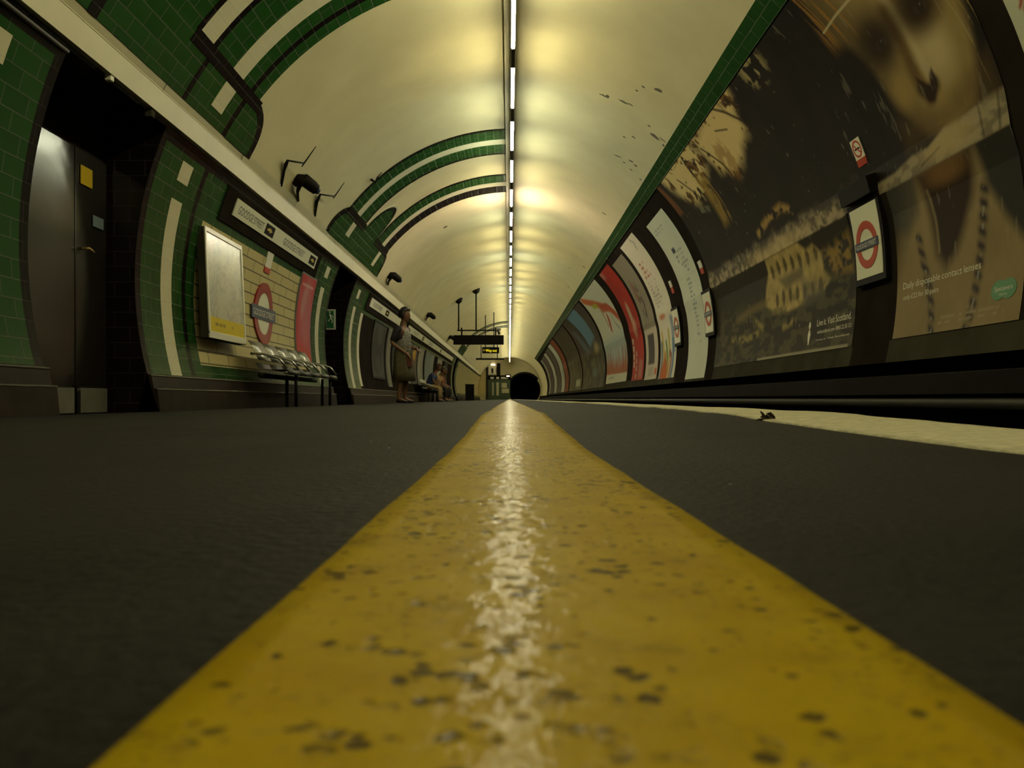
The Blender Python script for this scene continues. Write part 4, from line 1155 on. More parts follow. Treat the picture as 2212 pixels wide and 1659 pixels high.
    C = lay(C, lo * poly(A, B, [(4.52, .66), (5.2, .70), (5.2, .36), (4.56, .36)], .04), (0.020, 0.018, 0.012))
    gr = lo * (1 - sstep(.55, .95, B)) 
    C = lay(C, gr * sstep(.42, .62, fbm(nD, A * 5, B * 12)) * .7, (0.085, 0.075, 0.035))
    C = lay(C, lo * stroke(A, B, [(1.2, .62), (1.9, .70), (2.55, .72)], .05, .9) * .7, (0.16, 0.12, 0.05))
    for pts in ([(.9, .37), (1.6, .34)], [(1.5, .30), (2.2, .37)], [(3.2, .36), (3.6, .40)], [(2.1, .52), (2.4, .42)]):
        C = lay(C, stroke(A, B, pts, .04, .9) * sstep(.35, .55, fbm(nA, A * 12, B * 12)) * .9, (0.26, 0.20, 0.07))
    C = lay(C, stroke(A, B, [(2.3, .012), (5.15, .012)], .018, .4) * .7, (0.36, 0.32, 0.22))
    C = lay(C, poly(A, B, [(1.0, 2.30), (1.42, 2.22), (1.46, 2.30), (1.05, 2.40)], .02) * sstep(.3, .5, nC_(A * 60, B * 8)) * .6, (0.22, 0.21, 0.14))
    C = lay(C, sstep(.83, .86, fbm(nC_, A * 16 + B * 6, B * 9, 3)) * .5, (0.30, 0.28, 0.2))
    return C
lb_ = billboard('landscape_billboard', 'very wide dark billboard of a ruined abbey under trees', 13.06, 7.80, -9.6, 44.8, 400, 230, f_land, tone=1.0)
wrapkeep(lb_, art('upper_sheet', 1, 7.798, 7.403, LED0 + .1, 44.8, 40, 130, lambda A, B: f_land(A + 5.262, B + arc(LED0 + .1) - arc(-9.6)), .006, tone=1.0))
wrapkeep(lb_, text_tube('lettering', 'Live it.', 1, 8.76, arc(-9.6) + .272, .074, .26, R - 0.008, M['letter_pale']))
wrapkeep(lb_, text_tube('lettering', 'Visit Scotland.', 1, 8.475, arc(-9.6) + .272, .074, .595, R - 0.008, M['letter_pale']))
wrapkeep(lb_, text_tube('lettering', 'visitscotland.com', 1, 8.74, arc(-9.6) + .190, .042, .47, R - 0.008, M['letter_pale']))
wrapkeep(lb_, text_tube('lettering', '0845 22 55 121', 1, 8.245, arc(-9.6) + .190, .042, .385, R - 0.008, M['letter_pale']))
wrapkeep(lb_, text_tube('lettering', 'Live it. Visit Scotland.', 1, 8.72, arc(-9.6) + .115, .020, .84, R - 0.008, M['letter_pale']))
th = [(8.97 + .03 * math.cos(t), arc(-9.6) + .30 + .04 * math.sin(t)) for t in [2 * math.pi * i / 14 for i in range(14)]]
wrapkeep(lb_, slab('thistle_mark', 1, th, R - .008, R - .004, M['letter_pale']))
wrapkeep(lb_, slab('thistle_mark', 1, [(8.985, arc(-9.6) + .09), (8.955, arc(-9.6) + .09), (8.93, arc(-9.6) + .20), (8.963, arc(-9.6) + .26), (8.977, arc(-9.6) + .26), (9.01, arc(-9.6) + .20)], R - .008, R - .004, M['letter_pale']))

def f_w0(A, B):
    C = np.ones(A.shape + (3,)) * np.array([0.60, 0.62, 0.47])
    for k in range(6):
        C = lay(C, box_m(A, B, .12 + .0 * k, .5, 2.55 - k * .22, 2.58 - k * .22, .006), (0.4, 0.04, 0.02))
        C = lay(C, stroke(A, B, [(.1, 2.9 - .21 * k), (.16, 2.95 - .21 * k), (.12, 2.83 - .21 * k)], .008, .4), (0.36, 0.05, 0.03))
    return C
billboard('white_poster', 'white poster with red print, cut off at the upper right corner', 4.98, 3.4, -9.5, 44.5, 60, 110, f_w0)
def f_w1(A, B):
    C = np.ones(A.shape + (3,)) * np.array([0.66, 0.68, 0.54])
    C = C * (.93 + .14 * fbm(nA, A * 2, B * 2))[..., None]
    C = textlines(C, A, B, .15, .95, 2.70, 2.82, 2, (0.30, 0.31, 0.30), 4, .7)
    C = lay(C, box_m(A, B, .50, .72, 2.26, 2.36, .01), (0.05, 0.06, 0.10)); C = textlines(C, A, B, .55, .85, 1.98, 2.22, 3, (0.08, 0.10, 0.13), 6)
    C = textlines(C, A, B, .80, 1.25, 1.85, 2.30, 6, (0.22, 0.24, 0.24), 7)
    C = lay(C, box_m(A, B, -1, 9, 1.80, 1.815, .006) * .6, (0.45, 0.46, 0.38))
    C = textlines(C, A, B, .62, .95, .75, 1.78, 14, (0.20, 0.23, 0.24), 8)
    C = textlines(C, A, B, .80, 1.05, .62, .80, 3, (0.12, 0.14, 0.16), 9)
    C = lay(C, box_m(A, B, -1, 9, .66, .67, .006) * .4, (0.45, 0.46, 0.38))
    return C
billboard('white_poster', 'wide white text poster next to the abbey billboard', 15.08, 13.60, -12.2, 40.4, 80, 150, f_w1)
def f_w2(A, B):
    C = np.ones(A.shape + (3,)) * np.array([0.66, 0.63, 0.48])
    C = lay(C, stroke(A, B, [(1.1, 3.0), (1.25, 2.9), (1.1, 2.78)], .04, .6) * .6, (0.2, 0.25, 0.2))
    C = textlines(C, A, B, .30, 1.15, 2.15, 2.55, 4, (0.42, 0.11, 0.05), 4, .9)
    C = textlines(C, A, B, .30, 1.20, 1.50, 2.1, 8, (0.30, 0.26, 0.2), 5, .7)
    C = lay(C, blob(A, B, .6, 1.30, .35, .07) * .8, (0.50, 0.13, 0.04))
    lo = 1 - sstep(1.0, 1.1, B)
    cols = [(.02, .10, .22), (.50, .36, .03), (.48, .25, .03), (.10, .22, .03), (.42, .34, .03), (.25, .10, .10), (.03, .16, .30)]
    for i, c in enumerate(cols):
        a0 = .12 + i * .20
        C = lay(C, lo * stroke(A, B, [(a0, -.1), (a0 + .06, .45), (a0 + .02 - .1 * (i % 2), .75 + .25 * math.sin(i * 2.1))], .07, .5), c)
    C = lay(C, (1 - sstep(.25, .5, B + .1 * np.sin(A * 9))) * box_m(A, B, .15, .9, -1, 1, .1), (0.42, 0.10, 0.02))
    C = lay(C, box_m(A, B, 1.25, 1.6, .5, 1.25, .04) * .7, (0.10, 0.20, 0.32))
    return C
billboard('striped_poster', 'white poster with red headings and colourful upright streaks below', 17.85, 16.18, -10.9, 43.2, 70, 130, f_w2)
def f_g3(A, B):
    C = np.ones(A.shape + (3,)) * np.array([0.24, 0.215, 0.155])
    C = lay(C, blob(A, B, .75, 1.75, .32, .5, -12) * sstep(.35, .6, fbm(nB, A * 8, B * 8)), (0.07, 0.05, 0.04))
    C = lay(C, blob(A, B, .5, 2.1, .15, .3, 0) * .7, (0.22, 0.05, 0.03))
    lo = 1 - sstep(1.15, 1.2, B)
    C = lay(C, lo, (0.52, 0.47, 0.36))
    C = lay(C, lo * box_m(A, B, .35, 1.15, .35, 1.05, .03), (0.06, 0.05, 0.05)); C = lay(C, lo * box_m(A, B, .4, 1.1, .08, .3, .02) * .6, (0.32, 0.28, 0.22))
    C = lay(C, box_m(A, B, 1.25, 1.5, .1, .25, .02), (0.45, 0.10, 0.03))
    return C
billboard('grey_poster', 'grey poster with a white-bordered lower half, beside the red poster', 19.75, 18.15, -10.5, 41.5, 60, 110, f_g3)
def f_r4(A, B):
    C = np.ones(A.shape + (3,)) * np.array([0.34, 0.022, 0.014])
    C = C * (.75 + .5 * fbm(nA, A * 2, B * 3))[..., None]
    C = lay(C, blob(A, B, .8, 1.75, .22, .3) * .85, (0.48, 0.40, 0.26)); C = lay(C, blob(A, B, .95, 1.35, .3, .3) * .7, (0.48, 0.30, 0.20))
    for k in range(4):
        C = lay(C, box_m(A, B, .1, .32, .35 + .2 * k, .5 + .2 * k, .015), (0.5, 0.46, 0.33)); C = lay(C, box_m(A, B, .5, .75, .05 + .19 * k, .18 + .19 * k, .015) * .8, (0.42, 0.30, 0.24))
    C = lay(C, box_m(A, B, 1.0, 1.6, .05, .5, .05) * .6, (0.40, 0.20, 0.16))
    C = lay(C, sstep(2.75, 2.9, B) * (A < .5) * .4, (0.5, 0.3, 0.25))
    return C
billboard('red_poster', 'deep red poster on the track wall', 21.85, 20.05, -10, 43.6, 60, 110, f_r4)
def f_w5(A, B):
    C = np.ones(A.shape + (3,)) * np.array([0.52, 0.53, 0.43])
    C = lay(C, 1 - sstep(1.2, 1.6, B), (0.36, 0.42, 0.40))
    C = lay(C, stroke(A, B, [(.3, 2.95), (2.2, 2.55), (4.0, 2.15), (4.6, 1.9)], .14, .5), (0.46, 0.12, 0.04))
    C = lay(C, stroke(A, B, [(2.6, 2.3), (3.9, 2.25), (4.9, 1.75)], .12, .5) * .9, (0.40, 0.07, 0.03))
    C = lay(C, stroke(A, B, [(1.4, 2.55), (2.2, 2.5)], .08, .5), (0.35, 0.36, 0.04)); C = lay(C, stroke(A, B, [(2.3, 2.3), (2.4, 1.8)], .08, .5), (0.35, 0.2, 0.06))
    C = lay(C, stroke(A, B, [(3.0, 2.0), (2.7, 1.65)], .13, .3), (0.34, 0.05, 0.03)); C = lay(C, stroke(A, B, [(3.6, 2.0), (3.9, 1.7), (4.4, 1.5)], .05, .5) * .7, (0.2, 0.25, 0.25))
    C = lay(C, (1 - sstep(.45, .95, B + .3 * fbm(nB, A * 4, B * 2) - .1)) * .9, (0.34, 0.08, 0.02))
    C = lay(C, sstep(.5, .6, fbm(nC_, A * 9, B * 1.2)) * (1 - sstep(.9, 1.2, B)) * .6, (0.26, 0.05, 0.03))
    C = lay(C, 1 - sstep(.28, .32, B + .01 * A), (0.54, 0.53, 0.40)); C = textlines(C, A, B, .5, 2.4, .1, .25, 1, (0.25, 0.27, 0.22), 3)
    return C
billboard('abstract_poster', 'wide white poster with red brush strokes and a pale base strip', 27.7, 22.85, -9.6, 44.4, 100, 110, f_w5)
def f_b6(A, B):
    C = np.ones(A.shape + (3,)) * np.array([0.045, 0.035, 0.025]) * (.6 + .8 * fbm(nA, A * 2, B * 4))[..., None]
    C = lay(C, poly(A, B, [(2.6, 3.1), (6.2, 3.2), (7.0, 1.85), (4.6, 1.6)], .12), (0.10, 0.19, 0.27))
    C = lay(C, poly(A, B, [(.5, 2.6), (2.2, 2.4), (4.2, 1.4), (2.6, 1.5)], .2) * .8, (0.09, 0.12, 0.15))
    C = lay(C, (1 - sstep(1.2, 1.5, B)) * sstep(.45, .65, fbm(nC_, A * 3, B * 3)) * .8, (0.11, 0.11, 0.05))
    C = lay(C, blob(A, B, 6.6, 1.45, .8, .25) * .8, (0.26, 0.20, 0.10)); C = lay(C, blob(A, B, 5, .6, 1.0, .2) * .5, (0.12, 0.18, 0.15))
    C = lay(C, box_m(A, B, -1, .35, -1, 4, .1) * .6, (0.12, 0.03, 0.02))
    return C
billboard('blue_poster', 'very wide dark landscape poster with a blue sky patch', 36.6, 28.2, -11, 44.3, 100, 80, f_b6)
def f_d7(A, B):
    C = np.ones(A.shape + (3,)) * np.array([0.05, 0.04, 0.025]) * (.5 + fbm(nB, A * 2, B * 3))[..., None]
    C = lay(C, (1 - sstep(1.2, 1.8, B)) * sstep(.45, .6, fbm(nC_, A * 3, B * .8)) * .8, (0.15, 0.13, 0.07))
    C = lay(C, box_m(A, B, 4.2, 6.6, .18, .5, .05), (0.34, 0.36, 0.26))
    return C
billboard('dark_poster', 'dim streaked poster with a pale base panel, beyond the blue one', 44.6, 37.2, -11, 44, 70, 70, f_d7)
def f_o8(A, B):
    C = np.ones(A.shape + (3,)) * np.array([0.19, 0.05, 0.02]) * (.6 + .8 * fbm(nB, A * 2, B * 3))[..., None]
    return lay(C, blob(A, B, 1.2, 1.5, .7, .3) * .6, (0.34, 0.12, 0.07))
billboard('rust_poster', 'rust-red poster near the far end of the track wall', 48.2, 45.4, -11, 44, 30, 50, f_o8)
far = [(51.6, 48.6, (.46, .47, .38), 'broad pale poster next to the rust-red one'), (56.0, 52.1, (.09, .075, .065), 'dim brown poster between two pale ones at the far end'), (59.6, 56.6, (.42, .42, .35), 'second pale poster from the rust-red one'), (64, 60.2, (.10, .07, .06), 'dull brown poster close to the far end'), (67.3, 64.6, (.27, .27, .23), 'last greyish poster before the tunnel mouth')]
for i, (a, b, c, lab) in enumerate(far):
    billboard('far_poster', lab, a, b, -11, 43 - i, 16, 40, flatcol(c, tuple(v * .7 for v in c), 2, 50 + i))

# roundel plates between the posters
def plate(y_far, y_near, p0, p1, label, cy, cp, ro, bl, bh, th):
    e = empty('roundel_plate', tube(1, (y_far + y_near) / 2, p0, R), label, 'sign')
    k = lambda o: wrapkeep(e, o)
    d = (arc(p1) - arc(p0)) * .08
    k(slab('frame', 1, rect(y_near - .045, y_far + .045, p0 - 1.0, p1 + .9), R - 0.050, R - .0, M['black_metal']))
    k(slab('panel', 1, rect(y_near, y_far, p0, p1), R - 0.056, R - .04, M['enamel_white']))
    roundel('x', 1, cy, arc(cp), ro, ro * .66, bl, bh, R - 0.060, R - .05, '', 'enamel_red', th, white=False, parent=e)
plate(7.66, 7.13, 1.0, 12.4, 'white GOODGE STREET ring sign between the abbey and face billboards', 7.405, 6.2, .215, .455, .078, .042)
plate(13.56, 13.06, 0.6, 12.0, 'white ring sign between the wide white poster and the abbey billboard', 13.31, 6.0, .205, .43, .075, .04)
plate(16.10, 15.58, 0.6, 12.0, 'white ring sign between the striped poster and the wide white text poster', 15.84, 6.0, .205, .43, .075, .04)
notice(1, 7.17, 7.345, 18.2, 22.5, 'no smoking notice above the nearest white ring sign')
notice(1, 13.22, 13.40, 17.6, 21.4, 'small pink and red notice above the second white ring sign', ring=False, split=.45)
notice(1, 15.62, 15.80, 17.4, 21.8, 'small notice above the third white ring sign', ring=False, split=.5)
jb = thing(slab('junction_box', 1, rect(7.09, 7.70, 13.5, 16.2), R - 0.10, R, M['black_metal']), 'dark box on the wall directly above the nearest ring sign', 'box')

# ================================================================== DEBRIS
lz_ = floor_z(0.268, 0.865)
lf = empty('dead_leaf', (0.268, 0.862, lz_), 'crumpled dark leaf lying beside the white stripe', 'leaf')
bm = bmesh.new(); r3 = random.Random(4)
def curl(ox, oz, w, h, ang, seed):
    q = random.Random(seed); g = []
    for i in range(6):
        row = []
        for j in range(5):
            u, v = i / 5 - .5, j / 4
            wd = w * math.sin(math.pi * (i / 5) * .9 + .25)
            x = ox + u * w * math.cos(ang); z = oz + v * h * (.7 + .3 * math.cos(u * 5)) + q.uniform(-.0008, .0008) + abs(u) * w * math.sin(ang)
            y = (v - .5) * w * .5 + .003 * math.sin(u * 9 + v * 5) + q.uniform(-.0008, .0008)
            row.append(bm.verts.new((x, y, max(0.0004, z))))
        g.append(row)
    for i in range(5):
        for j in range(4): bm.faces.new((g[i][j], g[i + 1][j], g[i + 1][j + 1], g[i][j + 1]))
curl(.001, .0, .014, .006, .2, 1); curl(.004, .001, .009, .008, .5, 2); curl(-.006, .0, .009, .002, .0, 3)
bl_ = bm_obj('blade', bm, M['leaf'], lf)
so = bl_.modifiers.new('thickness', 'SOLIDIFY'); so.thickness = 0.0006
rod('stalk', [(-.001, 0, .003), (-.004, .001, .007), (-.0065, 0, .0095)], [.0012, .0016, .0008], M['leaf'], lf, 6)

# ================================================================== PEOPLE
def skin_mesh(joints, bones, root=0, sub=1):
    me = bpy.data.meshes.new('body'); names = list(joints)
    me.from_pydata([joints[k][0] for k in names], [(names.index(a), names.index(b)) for a, b in bones], [])
    o = bpy.data.objects.new('body', me); COL.objects.link(o)
    md = o.modifiers.new('skin', 'SKIN'); md.use_smooth_shade = True
    for i, k in enumerate(names):
        r_ = joints[k][1]; r_ = r_ if isinstance(r_, tuple) else (r_, r_)
        me.skin_vertices[0].data[i].radius = r_; me.skin_vertices[0].data[i].use_root = (i == root)
    s = o.modifiers.new('sub', 'SUBSURF'); s.levels = sub; s.render_levels = sub
    bpy.context.view_layer.update()
    out = bpy.data.meshes.new_from_object(o.evaluated_get(bpy.context.evaluated_depsgraph_get()))
    bpy.data.objects.remove(o); bpy.data.meshes.remove(me)
    return out
def as_obj(name, me, m, parent):
    me.materials.clear(); me.materials.append(m)
    me.polygons.foreach_set('use_smooth', [True] * len(me.polygons))
    return link(bpy.data.objects.new(name, me), parent)
def head_mesh(c, h=.225, tilt=0.0):
    """face toward +x, with brow, nose, mouth, chin and ears"""
    bm = bmesh.new(); bmesh.ops.create_uvsphere(bm, u_segments=24, v_segments=18, radius=1.0)
    for v in bm.verts:
        x, y, z = v.co
        jaw = max(0, -z)
        sx = .088 + .004 * z; sy = .074 * (1 - .28 * jaw ** 1.5); sz = h / 2
        X = x * sx + (.012 * jaw if x > 0 else -.004 * jaw); Y = y * sy; Z = z * sz
        if x > .6:
            if abs(y) < .22 and -.45 < z < .12: X += .020 * (1 - abs(y) / .22) * (1 - abs(z + .25) / .4 if abs(z + .25) < .4 else 0)
            if .08 < abs(y) < .5 and 0 < z < .22: X -= .007
            if abs(y) < .3 and -.66 < z < -.5: X += .006
        v.co = (X, Y, Z)
    for s in (1, -1):
        bmesh.ops.create_uvsphere(bm, u_segments=8, v_segments=6, radius=1, matrix=Matrix.Translation((-.005, s * .076, -.01)) @ Matrix.Diagonal((.018, .008, .030, 1)))
    bmesh.ops.rotate(bm, cent=(0, 0, 0), matrix=Matrix.Rotation(tilt, 3, 'Y'), verts=bm.verts)
    bmesh.ops.translate(bm, vec=c, verts=bm.verts)
    me = bpy.data.meshes.new('head'); bm.to_mesh(me); bm.free(); return me
def merge(a, b):
    bm = bmesh.new(); bm.from_mesh(a); bm.from_mesh(b); me = bpy.data.meshes.new('body'); bm.to_mesh(me); bm.free()
    bpy.data.meshes.remove(a); bpy.data.meshes.remove(b); return me
def fingers(J, Bn, wrist, palm, d, side_v, tag, up):
    w, p, d, sv, up = map(Vector, (wrist, palm, d, side_v, up))
    J[tag + 'p'] = (tuple(p), .026); Bn.append((tag + 'w', tag + 'p'))
    for i, (o, L) in enumerate(((-.030, .065), (-.010, .075), (.010, .078), (.030, .070))):
        a = p + sv * o + d * .035; b = a + d * L * .5 - up * .010; c = b + d * L * .35 - up * .025
        for q, (pt, r_) in enumerate(((a, .011), (b, .009), (c, .007))):
            J['%sf%d%d' % (tag, i, q)] = (tuple(pt), r_)
        Bn += [(tag + 'p', '%sf%d0' % (tag, i)), ('%sf%d0' % (tag, i), '%sf%d1' % (tag, i)), ('%sf%d1' % (tag, i), '%sf%d2' % (tag, i))]
    a = p - d * .01 + up * .02 - sv * .03; b = a + d * .045 - sv * .012
    J[tag + 't0'] = (tuple(a), .012); J[tag + 't1'] = (tuple(b), .009); Bn += [(tag + 'p', tag + 't0'), (tag + 't0', tag + 't1')]

M['skin'] = mat('skin', (0.19, 0.095, 0.05), 0.55, spec=0.3); M['hair'] = mat('dark_hair', (0.012, 0.008, 0.006), 0.45)
M['shoe'] = mat('dark_shoe', (0.012, 0.010, 0.010), 0.5)

def figure(label, loc, rz, pose, top, bottom, hair=M['hair'], skirt=False, sleeve=None, group=None, ht=1.0):
    """local frame: +x forward, +y the person's left, z up from the floor"""
    e = empty('person', loc, label, 'person', group, rz)
    P_ = pose; J = {}; Bn = []
    hp = P_['pelvis']; ch = P_['chest']; nk = P_['neck']; hd_ = P_['head']
    mid = tuple((a + b) / 2 for a, b in zip(hp, ch))
    J['pelvis'] = (hp, (.125, .105)); J['mid'] = (mid, (.105, .085)); J['chest'] = (ch, (.125, .095)); J['neck0'] = (nk, (.052, .052)); J['neck1'] = (tuple(a * .55 + b * .45 for a, b in zip(nk, hd_)), (.048, .05))
    J['skull'] = (hd_, (.06, .07))
    Bn += [('pelvis', 'mid'), ('mid', 'chest'), ('chest', 'neck0'), ('neck0', 'neck1'), ('neck1', 'skull')]
    for s, t in ((1, 'l'), (-1, 'r')):
        for nm, r_ in (('hip', .085), ('knee', .055), ('ankle', .036), ('ball', .034), ('toe', .022)):
            J[t + nm] = (P_[t + nm], r_)
        Bn += [('pelvis', t + 'hip'), (t + 'hip', t + 'knee'), (t + 'knee', t + 'ankle'), (t + 'ankle', t + 'ball'), (t + 'ball', t + 'toe')]
        for nm, r_ in (('sh', .055), ('el', .038), ('w', .025)):
            J[t + nm] = (P_[t + nm], r_)
        Bn += [('chest', t + 'sh'), (t + 'sh', t + 'el'), (t + 'el', t + 'w')]
        d = (Vector(P_[t + 'w']) - Vector(P_[t + 'el'])).normalized()
        fingers(J, Bn, P_[t + 'w'], Vector(P_[t + 'w']) + d * .055, d, Vector((0, s, 0)), t, Vector((0, 0, 1)))
    body = merge(skin_mesh(J, Bn), head_mesh(hd_, tilt=P_.get('tilt', 0)))
    as_obj('body', body, M['skin'], e)
    # hair cap with a fall at the back
    c = Vector(hd_)
    bm = bmesh.new(); bmesh.ops.create_uvsphere(bm, u_segments=20, v_segments=14, radius=1.0)
    dele = []
    for v in bm.verts:
        x, y, z = v.co
        if x > .55 and z < .45: dele.append(v); continue
        if z < -.55: dele.append(v); continue
        v.co = (x * .100 - .010, y * .088, z * .125 + .014)
    bmesh.ops.delete(bm, geom=dele, context='VERTS')
    bmesh.ops.rotate(bm, cent=(0, 0, 0), matrix=Matrix.Rotation(P_.get('tilt', 0), 3, 'Y'), verts=bm.verts)
    bmesh.ops.translate(bm, vec=c, verts=bm.verts)
    ho = bm_obj('hair', bm, hair, e, True)
    so = ho.modifiers.new('thickness', 'SOLIDIFY'); so.thickness = .02; so.offset = 1
    rot = Matrix.Rotation(P_.get('tilt', 0), 3, 'Y')
    for s in (1, -1):
        bm = bmesh.new(); bmesh.ops.create_uvsphere(bm, u_segments=8, v_segments=6, radius=.009, matrix=Matrix.Translation(c + rot @ Vector((.078, s * .028, .008))))
        bm_obj('eye', bm, M['enamel_black'], e)
    # upper garment
    g = .016
    lw_ = tuple(a * .75 + b * .25 for a, b in zip(hp, mid))
    TJ = {'low': (lw_, (.155, .150)), 'mid': (mid, (.150, .140)), 'up': (tuple((a + b) / 2 for a, b in zip(mid, ch)), (.160, .150)), 'chest': (tuple(a + b for a, b in zip(ch, (0, 0, .03))), (.175, .150)), 'neck0': (tuple(a * .7 + b * .3 for a, b in zip(nk, ch)), (.095, .09))}
    TB = [('low', 'mid'), ('mid', 'up'), ('up', 'chest'), ('chest', 'neck0')]
    as_obj('top', skin_mesh(TJ, TB), top, e)
    if sleeve:
        KJ = {'low': (tuple(a + b for a, b in zip(mid, (-.055, 0, .02))), (.140, .175)), 'mid': (tuple(a + b for a, b in zip(ch, (-.055, 0, -.06))), (.150, .190)), 'chest': (tuple(a + b for a, b in zip(ch, (-.05, 0, .07))), (.150, .195)), 'neck0': (tuple(a + b for a, b in zip(nk, (-.03, 0, -.03))), (.085, .10))}
        as_obj('cardigan', skin_mesh(KJ, [('low', 'mid'), ('mid', 'chest'), ('chest', 'neck0')]), sleeve, e)
    SJ = {}; SB = []
    for t in 'lr':
        a = Vector(P_[t + 'sh']); b = Vector(P_[t + 'el']); k = P_.get('sleeve', .8)
        SJ = {'c': (tuple(Vector(ch) * .35 + a * .65), .075), 'a': (tuple(a), .074), 'b': (tuple(a + (b - a) * k), .052)}
        as_obj('sleeve', skin_mesh(SJ, [('c', 'a'), ('a', 'b')]), sleeve or top, e)
    if skirt:
        bm = bmesh.new(); rows = []
        for z, rx, ry, ox in ((hp[2] + .11, .118, .135, 0), (hp[2] + .02, .150, .175, 0), (hp[2] - .14, .165, .190, .01), (hp[2] - .32, .185, .205, .015), (hp[2] - .49, .200, .222, .02)):
            rows.append([bm.verts.new((ox + (rx + .012 * math.sin(5 * t)) * math.cos(t), (ry + .012 * math.sin(6 * t)) * math.sin(t), z)) for t in [2 * math.pi * i / 28 for i in range(28)]])
        for A, B in zip(rows[:-1], rows[1:]):
            for k in range(28): bm.faces.new((A[k], A[(k + 1) % 28], B[(k + 1) % 28], B[k]))
        o = bm_obj('skirt', bm, bottom, e, True); so = o.modifiers.new('thickness', 'SOLIDIFY'); so.thickness = .008
    else:
        for t in 'lr':
            k = P_['lankle' if t == 'l' else 'rankle']
            TJ = {'p': (tuple(Vector(hp) * .5 + Vector(P_[t + 'hip']) * .5), .115), 'h': (P_[t + 'hip'], .098), 'k': (P_[t + 'knee'], .070), 'a': ((k[0], k[1], k[2] + .05), .055)}
            as_obj('trouser_leg', skin_mesh(TJ, [('p', 'h'), ('h', 'k'), ('k', 'a')]), bottom, e)
    for t in 'lr':
        a, b, c2 = P_[t + 'ankle'], P_[t + 'ball'], P_[t + 'toe']
        SJ = {'h': ((a[0] - .045, a[1], .038), (.036, .036)), 'm': ((a[0] + .03, a[1], .040), (.042, .036)), 'b': ((b[0], b[1], .032), (.044, .030)), 't': ((c2[0] + .01, c2[1], .026), (.034, .023))}
        as_obj('shoe', skin_mesh(SJ, [('h', 'm'), ('m', 'b'), ('b', 't')]), M['shoe'], e)
    return e
stand = dict(pelvis=(0, 0, .88), chest=(0, 0, 1.20), neck=(.01, 0, 1.385), head=(.045, 0, 1.535), tilt=0.10, sleeve=.95,
             lhip=(0, .088, .84), lknee=(.02, .095, .46), lankle=(-.02, .10, .085), lball=(.09, .115, .035), ltoe=(.15, .12, .028),
             rhip=(0, -.088, .84), rknee=(.015, -.10, .46), rankle=(-.03, -.115, .085), rball=(.08, -.135, .035), rtoe=(.14, -.145, .028),
             lsh=(0, .175, 1.315), lel=(-.05, .215, 1.03), lw=(.17, .12, .96), rsh=(0, -.175, 1.315), rel=(-.115, -.225, 1.05), rw=(.10, -.15, .885))
M['top_black'] = mat('black_cardigan', (0.012, 0.010, 0.012), 0.8); M['top_print'] = mat('grey_print_shirt', (0.24, 0.23, 0.19), 0.8, noise=(40, 0.6))
M['skirt'] = mat('olive_patterned_skirt', (0.085, 0.072, 0.032), 0.85, noise=(45, 0.5))
pw = figure('woman standing on the platform in olive skirt, patterned shirt and black sleeves', (-1.86, 14.5, floor_z(-1.86, 14.5)), rad(-18), stand, M['top_print'], M['skirt'], skirt=True, sleeve=M['top_black'])
bag = empty('shoulder_bag', (-1.735, 14.35, floor_z(-1.8, 14.4) + .60), 'small dark bag held in front of the standing woman', 'bag')
box('body', (0, 0, .12), (.10, .05, .20), mat('dark_red_bag', (.10, .02, .012), .6), bag, .012)
rod('strap', [(-.04, 0, .20), (-.02, .02, .34), (.02, .02, .34), (.04, 0, .20)], .006, M['top_black'], bag, 6)
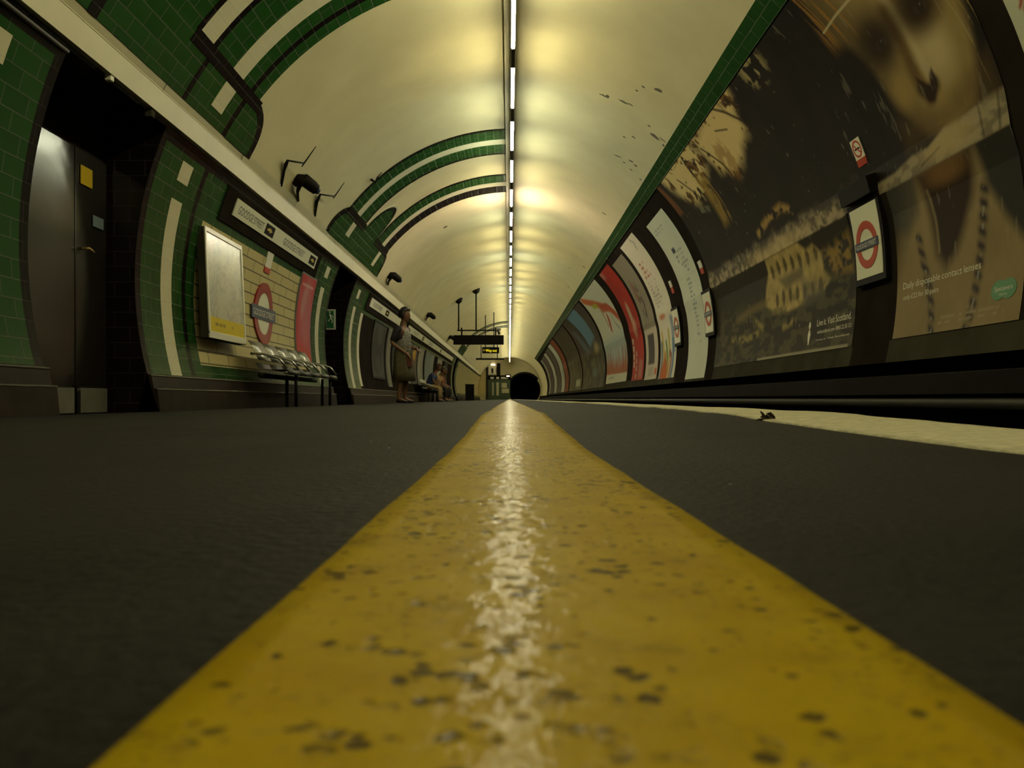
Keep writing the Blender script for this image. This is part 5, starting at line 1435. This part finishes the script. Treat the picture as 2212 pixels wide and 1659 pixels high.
def seated(lean, hx=.0):
    return dict(pelvis=(0, 0, .52), chest=(.06 + lean * .2, 0, .84), neck=(.10 + lean * .34, 0, 1.01), head=(.15 + lean * .45, 0, 1.155), tilt=.15 + lean * .5, sleeve=.75,
                lhip=(.06, .09, .51), lknee=(.44, .11, .48), lankle=(.40, .11, .085), lball=(.51, .12, .035), ltoe=(.57, .125, .028),
                rhip=(.06, -.09, .51), rknee=(.44, -.11, .48), rankle=(.42, -.11, .085), rball=(.53, -.12, .035), rtoe=(.59, -.125, .028),
                lsh=(.06 + lean * .28, .17, .95), lel=(.14 + lean * .25, .22, .68), lw=(.36, .13, .60), rsh=(.06 + lean * .28, -.17, .95), rel=(.14 + lean * .25, -.22, .68), rw=(.36, -.12, .60))
C_ = lambda n, c: mat(n, c, .85)
def sit(label, x, y, lean, top, bot, hair=None):
    z = floor_z(x, y)
    return figure(label, (x, y, z), rad(-10), seated(lean), top, bot, hair or M['hair'])
sit('person in a blue top sitting on the far bench', -2.76, 28.1, .5, C_('blue_shirt', (.022, .045, .13)), C_('khaki_trousers', (.30, .22, .10)), C_('brown_hair', (.045, .02, .012)))
sit('person in a peach top sitting between the blue and orange ones', -2.74, 30.6, .35, C_('peach_shirt', (.40, .24, .11)), C_('black_trousers', (.012, .010, .012)))
sit('person in an orange-brown top sitting on the far bench', -2.74, 32.3, .2, C_('orange_shirt', (.26, .075, .022)), C_('dark_trousers', (.018, .013, .014)))

# ================================================================== CAMERA, WORLD, VIEW
cam = bpy.data.cameras.new('camera'); co = bpy.data.objects.new('camera', cam); COL.objects.link(co)
co.location = (0, 0, CAM_H); co.rotation_euler = (rad(90), 0, 0)
cam.sensor_fit = 'HORIZONTAL'; cam.sensor_width = 36.0; cam.lens = 1790 / 2212 * 36.0
cam.shift_x = 6.0 / 2212; cam.shift_y = 32.5 / 2212
cam.clip_start = 0.01; cam.clip_end = 300
cam.dof.use_dof = True; cam.dof.focus_distance = 1.6; cam.dof.aperture_fstop = 27.0
SC.camera = co
w = bpy.data.worlds.new('world'); SC.world = w; w.use_nodes = True
w.node_tree.nodes['Background'].inputs['Color'].default_value = (0, 0, 0, 1)
SC.view_settings.view_transform = 'Standard'; SC.view_settings.look = 'None'
SC.view_settings.gamma = 1.0; SC.view_settings.use_curve_mapping = False
SC.view_settings.exposure = 0.0
SC.cycles.use_denoising = True
SC.cycles.max_bounces = 8; SC.cycles.diffuse_bounces = 5; SC.cycles.glossy_bounces = 3
SC.cycles.sample_clamp_indirect = 4.0
